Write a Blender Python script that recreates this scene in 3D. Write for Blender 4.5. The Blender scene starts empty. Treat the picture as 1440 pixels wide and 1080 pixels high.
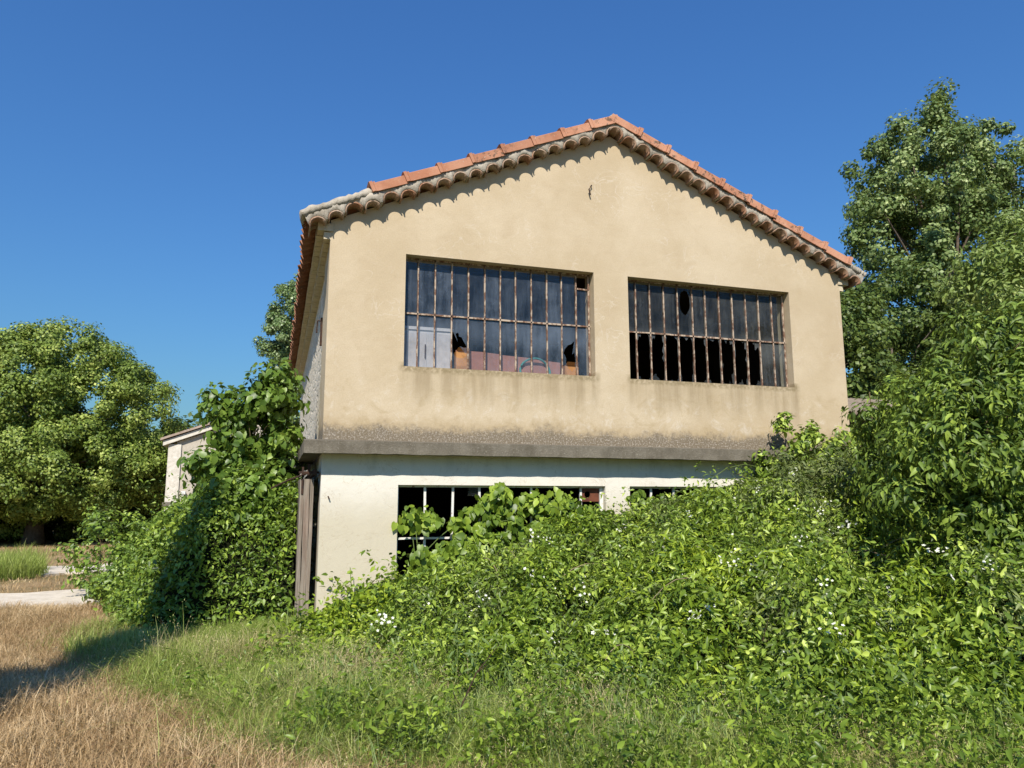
import bpy, bmesh, math, random
import numpy as np
from mathutils import Vector, Matrix
sc = bpy.context.scene
COL = sc.collection
R = math.radians

# ------------------------------------------------------------------ camera, sky, sun, exposure
YAW, PITCH, ROLL = R(17.498), R(9.23), R(-0.108)
cam_d = bpy.data.cameras.new("camera")
cam = bpy.data.objects.new("camera", cam_d)
COL.objects.link(cam)
cam_d.sensor_width = 36
cam_d.lens = 1048.255 / 1440 * 36
cam_d.clip_start = 0.05
cam_d.clip_end = 2000
_fw = Vector((math.sin(YAW) * math.cos(PITCH), math.cos(YAW) * math.cos(PITCH), math.sin(PITCH)))
_r = Vector((math.cos(YAW), -math.sin(YAW), 0))
_u = _r.cross(_fw)
_r2 = _r * math.cos(ROLL) + _u * math.sin(ROLL)
_u2 = -_r * math.sin(ROLL) + _u * math.cos(ROLL)
_m = Matrix((_r2, _u2, -_fw)).transposed().to_4x4()
_m.translation = Vector((-0.573, -10.208, 1.65))
cam.matrix_world = _m
sc.camera = cam

SUN_AZ, SUN_EL = R(22), R(44)            # azimuth to the left of the facade's normal
sun_dir = Vector((-math.sin(SUN_AZ) * math.cos(SUN_EL), -math.cos(SUN_AZ) * math.cos(SUN_EL), math.sin(SUN_EL)))
w = bpy.data.worlds.new("World")
sc.world = w
w.use_nodes = True
nt = w.node_tree
nt.nodes.clear()
sky = nt.nodes.new("ShaderNodeTexSky")
sky.sky_type = 'NISHITA'
sky.sun_disc = False
sky.sun_elevation = SUN_EL
sky.sun_rotation = math.pi + SUN_AZ
sky.altitude = 300
sky.air_density = 2.2
sky.dust_density = 0.5
sky.ozone_density = 3.0
bg = nt.nodes.new("ShaderNodeBackground")
bg.inputs[1].default_value = 0.083
wo = nt.nodes.new("ShaderNodeOutputWorld")
tint = nt.nodes.new("ShaderNodeMix")
tint.data_type = 'RGBA'; tint.blend_type = 'MULTIPLY'
tint.inputs[0].default_value = 1.0
tint.inputs[7].default_value = (0.27, 0.55, 1.04, 1)
nt.links.new(sky.outputs[0], tint.inputs[6])
nt.links.new(tint.outputs[2], bg.inputs[0])
nt.links.new(bg.outputs[0], wo.inputs[0])
sl = bpy.data.lights.new("sun", 'SUN')
sl.energy = 4.6
sl.angle = R(0.5)
sl.color = (1.0, 0.93, 0.83)
so = bpy.data.objects.new("sun", sl)
COL.objects.link(so)
so.rotation_euler = (-sun_dir).to_track_quat('-Z', 'Y').to_euler()
so.location = sun_dir * 60
vs = sc.view_settings
vs.view_transform = 'Standard'
vs.look = 'None'
vs.gamma = 1
vs.use_curve_mapping = False
vs.exposure = 0.55
sc.cycles.max_bounces = 6
sc.cycles.diffuse_bounces = 3
sc.cycles.transparent_max_bounces = 12

# ------------------------------------------------------------------ tagging helpers
def tag(o, label=None, cat=None, group=None, kind=None):
    if label: o['label'] = label
    if cat: o['category'] = cat
    if group: o['group'] = group
    if kind: o['kind'] = kind
    return o

def empty(name, loc, label, cat, group=None):
    o = bpy.data.objects.new(name, None)
    COL.objects.link(o)
    o.location = loc
    o.empty_display_size = 0.2
    return tag(o, label, cat, group)

def attach(o, parent):
    """parent a world-space mesh without moving it"""
    if parent is not None:
        o.parent = parent
        base = Vector((0, 0, 0))
        p = parent
        while p is not None:
            base += p.location
            p = p.parent
        o.location = o.location - base
    return o

# ------------------------------------------------------------------ material helpers
class NT:
    def __init__(s, name):
        s.m = bpy.data.materials.new(name)
        s.m.use_nodes = True
        s.t = s.m.node_tree
        s.t.nodes.clear()
        s.out = s.t.nodes.new("ShaderNodeOutputMaterial")
    def set(s, sock, v):
        if v is None: return
        if isinstance(v, bpy.types.NodeSocket): s.t.links.new(v, sock)
        else:
            if sock.type == 'RGBA' and hasattr(v, '__len__') and len(v) == 3: v = (*v, 1)
            sock.default_value = v
    def n(s, typ, ins=None, **props):
        nd = s.t.nodes.new(typ)
        for k, v in props.items(): setattr(nd, k, v)
        for k, v in (ins or {}).items(): s.set(nd.inputs[k], v)
        return nd
    def co(s): return s.n("ShaderNodeTexCoord").outputs['Object']
    def math(s, op, a, b=None, clamp=False):
        nd = s.n("ShaderNodeMath", operation=op, use_clamp=clamp)
        s.set(nd.inputs[0], a)
        if b is not None: s.set(nd.inputs[1], b)
        return nd.outputs[0]
    def sep(s, v):
        nd = s.n("ShaderNodeSeparateXYZ", {0: v})
        return nd.outputs
    def mapv(s, v, scale=(1, 1, 1), loc=(0, 0, 0)):
        return s.n("ShaderNodeMapping", {'Vector': v, 'Scale': scale, 'Location': loc}).outputs[0]
    def noise(s, v, scale, detail=4, rough=0.55, dist=0.0):
        return s.n("ShaderNodeTexNoise", {'Vector': v, 'Scale': scale, 'Detail': detail, 'Roughness': rough, 'Distortion': dist}).outputs[0]
    def voro(s, v, scale, feature='F1', rnd=1.0):
        nd = s.n("ShaderNodeTexVoronoi", {'Vector': v, 'Scale': scale, 'Randomness': rnd}, feature=feature)
        return nd.outputs['Distance'] if feature != 'F1' else nd.outputs
    def step(s, x, a, b):
        nd = s.n("ShaderNodeMapRange", {0: x, 1: a, 2: b}, interpolation_type='SMOOTHSTEP')
        return nd.outputs[0]
    def mix(s, f, a, b, mode='MIX'):
        nd = s.n("ShaderNodeMix", data_type='RGBA', blend_type=mode)
        s.set(nd.inputs[0], f); s.set(nd.inputs[6], a); s.set(nd.inputs[7], b)
        return nd.outputs[2]
    def ramp(s, f, stops):
        nd = s.n("ShaderNodeValToRGB", {0: f})
        e = nd.color_ramp.elements
        e[0].position, e[0].color = stops[0][0], (*stops[0][1], 1)
        e[1].position, e[1].color = stops[-1][0], (*stops[-1][1], 1)
        for p, c in stops[1:-1]:
            x = e.new(p); x.color = (*c, 1)
        return nd.outputs[0]
    def attr(s, name):
        return s.n("ShaderNodeAttribute", attribute_name=name).outputs['Fac']
    def bump(s, h, strength=0.3, dist=0.02):
        return s.n("ShaderNodeBump", {'Height': h, 'Strength': strength, 'Distance': dist}).outputs[0]
    def princ(s, color, rough=0.8, normal=None, spec=0.3, metal=0.0):
        nd = s.n("ShaderNodeBsdfPrincipled", {'Base Color': color, 'Roughness': rough, 'Specular IOR Level': spec, 'Metallic': metal})
        if normal is not None: s.set(nd.inputs['Normal'], normal)
        return nd.outputs[0]
    def done(s, sh):
        s.t.links.new(sh, s.out.inputs[0])
        return s.m

def inrange(t, x, a, b, soft=0.08):
    return t.math('MULTIPLY', t.step(x, a - soft, a + soft), t.math('SUBTRACT', 1.0, t.step(x, b - soft, b + soft)))

def mat_upper_plaster():
    t = NT("upper_plaster"); c = t.co(); x, y, z = t.sep(c)
    big = t.noise(c, 0.9, 6, 0.6)
    col = t.mix(t.step(big, 0.35, 0.68), (0.475, 0.385, 0.255), (0.545, 0.455, 0.32))
    med = t.noise(c, 3.2, 8, 0.65, 0.6)
    col = t.mix(t.math('MULTIPLY', t.step(med, 0.5, 0.75), 0.35), col, (0.41, 0.315, 0.20))
    # lime bloom crackle
    wv = t.noise(c, 2.6, 3, 0.6, 1.2)
    line = t.math('ABSOLUTE', t.math('SUBTRACT', wv, 0.5))
    low = t.step(z, 5.6, 3.2)
    crack = t.math('MULTIPLY', t.step(line, 0.022, 0.0), t.math('MULTIPLY', t.step(t.noise(c, 1.3, 2), 0.45, 0.65), 0.5))
    col = t.mix(crack, col, (0.60, 0.53, 0.42))
    bloom = t.math('MULTIPLY', t.step(t.noise(c, 3.4, 6, 0.7, 0.5), 0.52, 0.7), t.math('MULTIPLY', t.step(z, 3.65, 2.9), 0.8))
    blot = t.math('MULTIPLY', t.step(t.noise(t.mapv(c, loc=(3, 0, 8)), 2.7, 7, 0.72, 0.8), 0.50, 0.68), t.math('MULTIPLY', t.step(z, 3.75, 3.1), 0.5))
    col = t.mix(blot, col, (0.36, 0.275, 0.15))
    col = t.mix(bloom, col, (0.62, 0.555, 0.45))
    # water marks under the sills
    xs = t.mapv(c, (5.0, 5.0, 0.35))
    streak = t.step(t.noise(xs, 1.0, 5, 0.65), 0.36, 0.66)
    xin = t.math('MAXIMUM', inrange(t, x, 1.02, 4.02, 0.06), inrange(t, x, 4.52, 7.62, 0.06))
    edge = t.math('ADD', 2.72, t.math('MULTIPLY', t.noise(t.mapv(c, (1.5, 1.5, 0.5)), 1.2, 4), 0.75))
    under = t.math('MULTIPLY', t.step(z, t.math('SUBTRACT', edge, 0.25), t.math('ADD', edge, 0.35)), t.math('LESS_THAN', z, 3.63))
    col = t.mix(t.math('MULTIPLY', t.math('MULTIPLY', xin, under), t.math('ADD', 0.18, t.math('MULTIPLY', streak, 0.55))), col, (0.27, 0.21, 0.125))
    # grime on the sill line
    sill = t.math('MULTIPLY', t.math('MULTIPLY', xin, inrange(t, z, 3.49, 3.60, 0.035)), t.step(t.noise(c, 18, 4), 0.35, 0.6))
    col = t.mix(t.math('MULTIPLY', sill, 0.7), col, (0.20, 0.16, 0.085))
    # black algae band above the ledge with lime speckles
    jag = t.math('ADD', t.math('MULTIPLY', t.noise(c, 1.7, 9, 0.75, 0.5), 0.42), t.math('MULTIPLY', t.noise(c, 14, 4), 0.22))
    zz = t.math('SUBTRACT', z, t.math('ADD', 2.37, jag))
    band = t.step(zz, 0.10, -0.06)
    brown = t.step(zz, 0.26, 0.02)
    col = t.mix(t.math('MULTIPLY', brown, 0.42), col, (0.30, 0.215, 0.10))
    speck = t.step(t.noise(c, 42, 4, 0.75), 0.48, 0.66)
    bcol = t.mix(speck, (0.10, 0.088, 0.068), (0.40, 0.37, 0.33))
    col = t.mix(t.math('MULTIPLY', band, 0.82), col, bcol)
    fine = t.noise(c, 55, 5, 0.7)
    col = t.mix(t.math('MULTIPLY', t.step(fine, 0.3, 0.75), 0.26), col, (0.25, 0.17, 0.09))
    hgt = t.math('ADD', t.math('MULTIPLY', fine, 0.5), t.math('MULTIPLY', t.noise(c, 7, 5), 1.2))
    return t.done(t.princ(col, 0.92, t.bump(hgt, 0.35, 0.012), 0.12))

def mat_lower_plaster():
    t = NT("lower_plaster"); c = t.co(); x, y, z = t.sep(c)
    big = t.noise(c, 1.1, 6, 0.6)
    hi = t.step(t.math('ADD', z, t.math('MULTIPLY', big, 0.5)), 1.55, 2.35)
    col = t.mix(hi, (0.515, 0.465, 0.355), (0.68, 0.65, 0.575))
    med = t.noise(c, 4.2, 8, 0.62, 0.8)
    col = t.mix(t.math('MULTIPLY', t.step(med, 0.48, 0.75), 0.3), col, (0.46, 0.41, 0.31))
    crk = t.math('ABSOLUTE', t.math('SUBTRACT', t.noise(c, 1.7, 5, 0.6, 0.9), 0.5))
    col = t.mix(t.math('MULTIPLY', t.step(crk, 0.007, 0.0), 0.4), col, (0.4, 0.33, 0.23))
    drip = t.math('MULTIPLY', t.step(t.noise(t.mapv(c, (3, 3, .5)), 1.6, 5), 0.5, 0.7), t.step(z, 1.95, 2.35))
    col = t.mix(t.math('MULTIPLY', drip, 0.35), col, (0.33, 0.34, 0.29))
    dirt = t.step(t.math('ADD', z, t.math('MULTIPLY', med, 0.6)), 0.75, 0.2)
    col = t.mix(t.math('MULTIPLY', dirt, 0.5), col, (0.40, 0.34, 0.22))
    fine = t.noise(c, 60, 4, 0.7)
    col = t.mix(t.math('MULTIPLY', t.step(fine, 0.35, 0.8), 0.12), col, (0.3, 0.24, 0.15))
    hgt = t.math('ADD', t.math('MULTIPLY', fine, 0.5), t.math('MULTIPLY', med, 1.5))
    return t.done(t.princ(col, 0.9, t.bump(hgt, 0.4, 0.012), 0.12))

def mat_concrete(name, c0, c1, spots=0.5):
    t = NT(name); c = t.co()
    a = t.noise(c, 3, 8, 0.7)
    col = t.mix(t.step(a, 0.3, 0.7), c0, c1)
    st = t.noise(t.mapv(c, (6, 6, 1.2)), 1.5, 5, 0.7)
    col = t.mix(t.math('MULTIPLY', t.step(st, 0.48, 0.72), spots), col, (0.10, 0.085, 0.06))
    f = t.noise(c, 45, 4, 0.7)
    col = t.mix(t.math('MULTIPLY', t.step(f, 0.55, 0.7), 0.35), col, (0.42, 0.38, 0.31))
    return t.done(t.princ(col, 0.95, t.bump(t.math('ADD', f, t.math('MULTIPLY', a, 2)), 0.5, 0.02), 0.1))

def mat_rubble():
    t = NT("rubble_stone"); c = t.co()
    v = t.voro(c, 5.5); d = v['Distance']; vc = v['Color']
    g = t.n("ShaderNodeRGBToBW", {0: vc}).outputs[0]
    stone = t.mix(g, (0.60, 0.53, 0.42), (0.78, 0.71, 0.59))
    e = t.voro(c, 5.5, 'DISTANCE_TO_EDGE')
    col = t.mix(t.step(e, 0.10, 0.0), stone, (0.50, 0.45, 0.36))
    n = t.noise(c, 18, 5, 0.7)
    col = t.mix(t.math('MULTIPLY', t.step(n, 0.5, 0.7), 0.4), col, (0.24, 0.19, 0.13))
    h = t.math('ADD', t.step(e, 0.0, 0.16), t.math('MULTIPLY', n, 0.6))
    return t.done(t.princ(col, 0.95, t.bump(h, 0.55, 0.04), 0.1))

def mat_tile(name, c0, c1, lich=0.35, sc_=9):
    t = NT(name); c = t.co()
    a = t.noise(c, 5, 5, 0.6)
    pv = t.noise(t.mapv(c, (2.1, 2.1, 2.1), (3, 1, 7)), 1.0, 1)
    col = t.mix(t.step(t.math('ADD', t.math('MULTIPLY', a, .5), t.math('MULTIPLY', pv, .5)), 0.35, 0.65), c0, c1)
    oi = t.n('ShaderNodeObjectInfo').outputs['Random']
    col = t.mix(t.math('MULTIPLY', oi, 0.45), col, tuple(v * 0.62 for v in c0))
    l = t.noise(c, sc_, 8, 0.75, 0.3)
    patch = t.step(t.noise(c, 1.1, 3), 0.42, 0.62)
    col = t.mix(t.math('MULTIPLY', t.math('MULTIPLY', t.step(l, 0.52, 0.58), patch), lich), col, (0.10, 0.07, 0.05))
    l2 = t.noise(t.mapv(c, loc=(9, 4, 2)), sc_ * 1.6, 6, 0.75)
    col = t.mix(t.math('MULTIPLY', t.step(l2, 0.60, 0.66), lich * 0.7), col, (0.45, 0.40, 0.32))
    return t.done(t.princ(col, 0.9, t.bump(t.noise(c, 40, 4), 0.3, 0.01), 0.15))

def mat_wood(name, c0, c1, axis_scale=(26, 26, 1.4)):
    t = NT(name); c = t.co()
    g = t.noise(t.mapv(c, axis_scale), 1.3, 6, 0.7, 0.4)
    col = t.mix(t.step(g, 0.3, 0.7), c0, c1)
    p = t.noise(t.mapv(c, (7, 7, 0.8)), 1.0, 2)
    col = t.mix(t.math('MULTIPLY', t.step(p, 0.5, 0.65), 0.35), col, (0.20, 0.10, 0.07))
    return t.done(t.princ(col, 0.9, t.bump(g, 0.5, 0.01), 0.1))

def mat_rusty_paint(name, paint, rust, amount=0.5):
    t = NT(name); c = t.co()
    n = t.noise(t.mapv(c, (1, 1, 0.55)), 14, 6, 0.7)
    n2 = t.noise(c, 60, 3, 0.6)
    rc = t.mix(n2, rust, tuple(v * 0.45 for v in rust))
    col = t.mix(t.step(n, amount - 0.05, amount + 0.07), rc, paint)
    return t.done(t.princ(col, 0.85, t.bump(n, 0.6, 0.006), 0.2))

def mat_plain(name, c0, c1=None, rough=0.8, scale=6, spec=0.2, bump=0.2):
    t = NT(name); c = t.co()
    n = t.noise(c, scale, 6, 0.65)
    col = t.mix(t.step(n, 0.3, 0.7), c0, c1 or tuple(v * 0.75 for v in c0))
    return t.done(t.princ(col, rough, t.bump(t.noise(c, scale * 6, 4), bump, 0.01), spec))

def mat_glass(name, dust_lo, dust_hi, colr, tint, refl=0.8):
    """dirty old window glass: see-through, glossy and a patchy film of dust"""
    t = NT(name); c = t.co(); x, y, z = t.sep(c)
    tr = t.n("ShaderNodeBsdfTransparent", {0: tint}).outputs[0]
    gl = t.n("ShaderNodeBsdfGlossy", {'Color': (1, 1, 1, 1), 'Roughness': 0.04}).outputs[0]
    bk = t.n("ShaderNodeNewGeometry").outputs['Backfacing']
    ior = t.math('SUBTRACT', 1.52, t.math('MULTIPLY', bk, 1.52 - 1 / 1.52))     # a thin pane looks the same from both sides
    fr = t.n("ShaderNodeFresnel", {'IOR': ior}).outputs[0]
    base = t.n("ShaderNodeMixShader", {0: t.math('MULTIPLY', fr, refl), 1: tr, 2: gl}).outputs[0]
    run = t.noise(t.mapv(c, (9, 9, 1.0)), 1.6, 6, 0.7)
    cl = t.noise(c, 2.5, 6, 0.7)
    sp = t.step(t.noise(c, 70, 2, 0.5), 0.66, 0.72)
    rowz = t.math('MAXIMUM', inrange(t, z, 4.0, 4.34, 0.14), 0.0)
    d = t.math('ADD', dust_lo, t.math('MULTIPLY', t.step(t.math('ADD', t.math('MULTIPLY', run, .5), t.math('MULTIPLY', cl, .5)), 0.35, 0.7), dust_hi - dust_lo))
    cell = t.n('ShaderNodeCombineXYZ', {0: t.math('FLOOR', t.math('MULTIPLY', t.math('SUBTRACT', x, 1.02), 4.06)), 1: t.math('GREATER_THAN', z, 4.36)}).outputs[0]
    wn = t.n('ShaderNodeTexWhiteNoise', {'Vector': cell}).outputs['Value']
    d = t.math('MULTIPLY', d, t.math('ADD', 0.55, wn))
    web = t.math('ABSOLUTE', t.math('SUBTRACT', t.noise(t.mapv(c, (3, 3, 1.2)), 3.0, 3, 0.6, 1.5), 0.5))
    d = t.math('ADD', d, t.math('MULTIPLY', t.step(web, 0.008, 0.0), t.math('MULTIPLY', wn, 0.16)))
    d = t.math('ADD', d, t.math('MULTIPLY', rowz, 0.10))
    d = t.math('ADD', d, t.math('MULTIPLY', sp, 0.12), True)
    df = t.n("ShaderNodeBsdfDiffuse", {0: colr}).outputs[0]
    sh = t.n("ShaderNodeMixShader", {0: d, 1: base, 2: df}).outputs[0]
    return t.done(sh)

def mat_leaf(name, stops, trans=0.35, gloss=0.42, patch=0.9, spec=0.35, hue=None):
    """leaf: colour varies per leaf (attribute rnd) and in soft patches through the plant"""
    t = NT(name); c = t.co()
    r = t.attr("rnd")
    p = t.noise(c, patch, 3, 0.6)
    f = t.math('ADD', t.math('MULTIPLY', r, 0.62), t.math('MULTIPLY', t.step(p, 0.3, 0.7), 0.38))
    col = t.ramp(t.math('POWER', f, 1.25), stops)  # power deepens the darker leaves: shading contrast put into the colour
    pr = t.princ(col, gloss, None, spec)
    tl = t.n("ShaderNodeBsdfTranslucent", {0: t.mix(0.4, col, (0.34, 0.38, 0.06), 'MIX')}).outputs[0]
    return t.done(t.n("ShaderNodeMixShader", {0: trans, 1: pr, 2: tl}).outputs[0])

M = {}
M['upper'] = mat_upper_plaster()
M['lower'] = mat_lower_plaster()
M['ledge'] = mat_concrete("ledge_concrete", (0.12, 0.105, 0.08), (0.18, 0.16, 0.125))
M['mortar'] = mat_concrete("verge_mortar", (0.29, 0.255, 0.20), (0.46, 0.415, 0.34), 0.55)
M['rubble'] = mat_rubble()
M['red_tile'] = mat_tile("red_verge_tile", (0.40, 0.175, 0.10), (0.52, 0.27, 0.17), 1.0, 14)
M['old_tile'] = mat_tile("old_canal_tile", (0.30, 0.15, 0.085), (0.44, 0.34, 0.25), 0.9)
M['dark_tile'] = mat_tile("eave_tile", (0.20, 0.085, 0.045), (0.30, 0.15, 0.09), 0.6)
M['cornice'] = mat_concrete("cornice_brick", (0.50, 0.42, 0.29), (0.62, 0.53, 0.38), 0.25)
M['wood'] = mat_wood("weathered_wood", (0.16, 0.13, 0.10), (0.31, 0.27, 0.22))
M['iron'] = mat_plain("rusty_iron", (0.07, 0.035, 0.02), (0.03, 0.02, 0.018), 0.8, 20)
M['rust_bar'] = mat_rusty_paint("rusty_window_bar", (0.43, 0.34, 0.255), (0.21, 0.115, 0.075), 0.50)
M['white_bar'] = mat_rusty_paint("white_window_bar", (0.66, 0.65, 0.60), (0.33, 0.17, 0.09), 0.36)
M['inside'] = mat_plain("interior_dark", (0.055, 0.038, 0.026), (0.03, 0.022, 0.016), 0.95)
M['glass_blue'] = mat_glass("dusty_sky_tinted_glass", 0.025, 0.17, (0.30, 0.37, 0.47), (0.86, 0.88, 0.92), 0.9)  # dust film coloured blue, so it also carries the sky's reflection
M['glass_grey'] = mat_glass("dusty_grey_glass", 0.02, 0.10, (0.42, 0.45, 0.45), (0.74, 0.78, 0.78), 0.45)

# ------------------------------------------------------------------ mesh builder
class MB:
    def __init__(s): s.v = []; s.f = []
    def add(s, vs, fs):
        o = len(s.v)
        s.v += [tuple(p) for p in vs]
        s.f += [tuple(i + o for i in f) for f in fs]
    def box(s, a, b):
        x0, y0, z0 = a; x1, y1, z1 = b
        s.add([(x0, y0, z0), (x1, y0, z0), (x1, y1, z0), (x0, y1, z0), (x0, y0, z1), (x1, y0, z1), (x1, y1, z1), (x0, y1, z1)],
              [(0, 3, 2, 1), (4, 5, 6, 7), (0, 1, 5, 4), (1, 2, 6, 5), (2, 3, 7, 6), (3, 0, 4, 7)])
    def quad(s, *p): s.add(p, [tuple(range(len(p)))])
    def loft(s, rings, close=True, cap=True):
        n = len(rings[0]); vs = [p for r in rings for p in r]; fs = []
        for i in range(len(rings) - 1):
            for j in range(n if close else n - 1):
                k = (j + 1) % n
                fs.append((i * n + j, i * n + k, (i + 1) * n + k, (i + 1) * n + j))
        if cap and close:
            fs.append(tuple(reversed(range(n)))); fs.append(tuple((len(rings) - 1) * n + j for j in range(n)))
        s.add(vs, fs)
    def tube(s, pts, rad, sides=6):
        pts = [Vector(p) for p in pts]
        if not hasattr(rad, '__len__'): rad = [rad] * len(pts)
        rings = []
        ref = Vector((0.31, 0.17, 0.93))
        for i, p in enumerate(pts):
            d = (pts[min(i + 1, len(pts) - 1)] - pts[max(i - 1, 0)]).normalized()
            a = d.cross(ref)
            if a.length < 0.05: a = d.cross(Vector((1, 0, 0)))
            a.normalize(); b = d.cross(a)
            rings.append([p + (a * math.cos(q) + b * math.sin(q)) * rad[i] for q in [2 * math.pi * k / sides for k in range(sides)]])
        s.loft(rings)
    def build(s, name, mat, parent=None, smooth=False, bevel=0.0):
        me = bpy.data.meshes.new(name)
        me.from_pydata(s.v, [], s.f)
        me.validate()
        bm = bmesh.new(); bm.from_mesh(me)
        bmesh.ops.recalc_face_normals(bm, faces=bm.faces)
        if bevel:
            bmesh.ops.bevel(bm, geom=list(bm.edges), offset=bevel, segments=1, affect='EDGES', profile=0.5)
        bm.to_mesh(me); bm.free()
        if smooth: me.polygons.foreach_set('use_smooth', [True] * len(me.polygons))
        me.materials.append(mat)
        o = bpy.data.objects.new(name, me)
        COL.objects.link(o)
        return attach(o, parent)

def np_mesh(name, V, T, rnd, mat, parent=None, smooth=True):
    """big triangle mesh from numpy arrays, one rnd value per vertex"""
    me = bpy.data.meshes.new(name)
    nv, ntri = len(V), len(T)
    me.vertices.add(nv); me.loops.add(ntri * 3); me.polygons.add(ntri)
    me.vertices.foreach_set('co', np.ascontiguousarray(V, dtype=np.float32).ravel())
    me.loops.foreach_set('vertex_index', np.ascontiguousarray(T, dtype=np.int32).ravel())
    me.polygons.foreach_set('loop_start', np.arange(0, ntri * 3, 3, dtype=np.int32))
    if smooth: me.polygons.foreach_set('use_smooth', np.ones(ntri, dtype=bool))
    a = me.attributes.new('rnd', 'FLOAT', 'POINT')
    a.data.foreach_set('value', np.ascontiguousarray(rnd, dtype=np.float32))
    me.update(calc_edges=True)
    me.materials.append(mat)
    o = bpy.data.objects.new(name, me)
    COL.objects.link(o)
    return attach(o, parent)

# ------------------------------------------------------------------ ground and paths
def gz(x, y):
    """gentle lie of the land"""
    x = np.asarray(x, float); y = np.asarray(y, float)
    return 0.04 * np.sin(x * 0.9 + 1) * np.cos(y * 0.7) + 0.025 * np.sin(x * 2.3 + y * 1.7)

def mat_ground():
    t = NT("dry_soil"); c = t.co()
    n = t.noise(c, 0.7, 8, 0.7); m = t.noise(c, 9, 8, 0.75)
    col = t.mix(t.step(n, 0.35, 0.65), (0.30, 0.21, 0.11), (0.20, 0.15, 0.075))
    col = t.mix(t.math('MULTIPLY', t.step(m, 0.45, 0.7), 0.6), col, (0.42, 0.32, 0.19))
    g = t.step(t.noise(t.mapv(c, loc=(5, 5, 0)), 0.25, 5, 0.6), 0.5, 0.62)
    col = t.mix(t.math('MULTIPLY', g, 0.5), col, (0.11, 0.14, 0.045))
    return t.done(t.princ(col, 0.95, t.bump(m, 0.8, 0.05), 0.05))

def grid_mesh(name, xs, ys, zf, mat, kind):
    X, Y = np.meshgrid(xs, ys)
    Z = zf(X, Y)
    V = np.stack([X, Y, Z], -1).reshape(-1, 3)
    nx, ny = len(xs), len(ys)
    i = (np.arange(ny - 1)[:, None] * nx + np.arange(nx - 1)[None]).ravel()
    T = np.concatenate([np.stack([i, i + 1, i + nx + 1], 1), np.stack([i, i + nx + 1, i + nx], 1)])
    o = np_mesh(name, V, T, np.zeros(len(V)), mat)
    if kind: o['kind'] = kind
    return o
def span(a, b, c, d, n):   # fine between b and c, coarse out to a and d
    return np.concatenate([np.linspace(a, b, 14)[:-1], np.linspace(b, c, n), np.linspace(c, d, 14)[1:]])
grid_mesh("ground", span(-400, -30, 40, 400, 180), span(-400, -20, 60, 400, 200), gz, mat_ground(), 'structure')

def path_strip(pts, mat):
    rnd = random.Random(4)
    mb = MB()
    top = [(x, y, float(gz(x, y)) + 0.05) for x, y in pts]
    bot = [(x, y, float(gz(x, y)) - 0.1) for x, y in pts]
    mb.loft([bot, top])
    o = mb.build("path", mat)
    o['kind'] = 'structure'
    return o
M['slab'] = mat_concrete("path_concrete", (0.52, 0.45, 0.35), (0.66, 0.59, 0.48), 0.15)
def ragged(x0, x1, y0, y1, seed, n=16, a=0.18):
    r = random.Random(seed)
    lo = [(x0 + (x1 - x0) * i / n, y0 + r.uniform(-a, a)) for i in range(n + 1)]
    hi = [(x0 + (x1 - x0) * i / n, y1 + r.uniform(-a, a)) for i in range(n, -1, -1)]
    return lo + hi
path_strip(ragged(-12, -3.2, 4.0, 6.5, 1), M['slab'])
path_strip(ragged(-6.8, -3.2, 10.6, 13.8, 2, 10, 0.3), M['slab'])

# ------------------------------------------------------------------ the warehouse
WID, DEP, TH = 8.6, 12.5, 0.34
SL = math.atan(0.4465)
house = empty("warehouse", (0, 0, 0), "derelict two-storey workshop with ochre plaster gable, concrete ledge and broken windows", "building")
rs = random.Random(7)

def front_wall(name, mat, x0, x1, z0, z1, holes, y0, y1, top=None):
    mb = MB()
    xs = sorted({x0, x1, *[h[0] for h in holes], *[h[1] for h in holes]})
    zs = sorted({z0, z1, *[h[2] for h in holes], *[h[3] for h in holes]})
    for i in range(len(xs) - 1):
        for j in range(len(zs) - 1):
            cx, cz = (xs[i] + xs[i + 1]) / 2, (zs[j] + zs[j + 1]) / 2
            if any(h[0] < cx < h[1] and h[2] < cz < h[3] for h in holes): continue
            for y in (y0, y1):
                mb.quad((xs[i], y, zs[j]), (xs[i + 1], y, zs[j]), (xs[i + 1], y, zs[j + 1]), (xs[i], y, zs[j + 1]))
    for a, b, c, d in holes:
        mb.quad((a, y0, c), (b, y0, c), (b, y1, c), (a, y1, c)); mb.quad((a, y0, d), (b, y0, d), (b, y1, d), (a, y1, d))
        mb.quad((a, y0, c), (a, y0, d), (a, y1, d), (a, y1, c)); mb.quad((b, y0, c), (b, y0, d), (b, y1, d), (b, y1, c))
    mb.quad((x0, y0, z0), (x0, y1, z0), (x0, y1, z1), (x0, y0, z1)); mb.quad((x1, y0, z0), (x1, y1, z0), (x1, y1, z1), (x1, y0, z1))
    mb.quad((x0, y0, z0), (x1, y0, z0), (x1, y1, z0), (x0, y1, z0))
    if top:
        for y in (y0, y1): mb.quad((x0, y, z1), *[(x, y, z) for x, z in top], (x1, y, z1))
        pl = [(x0, z1), *top, (x1, z1)]
        for (xa, za), (xb, zb) in zip(pl[:-1], pl[1:]): mb.quad((xa, y0, za), (xb, y0, zb), (xb, y1, zb), (xa, y1, za))
    else: mb.quad((x0, y0, z1), (x1, y0, z1), (x1, y1, z1), (x0, y1, z1))
    me_o = mb.build(name, mat, house)
    bm = bmesh.new(); bm.from_mesh(me_o.data)
    bmesh.ops.remove_doubles(bm, verts=bm.verts, dist=1e-5)
    bmesh.ops.recalc_face_normals(bm, faces=bm.faces)
    bm.to_mesh(me_o.data); bm.free()
    return me_o

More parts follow.
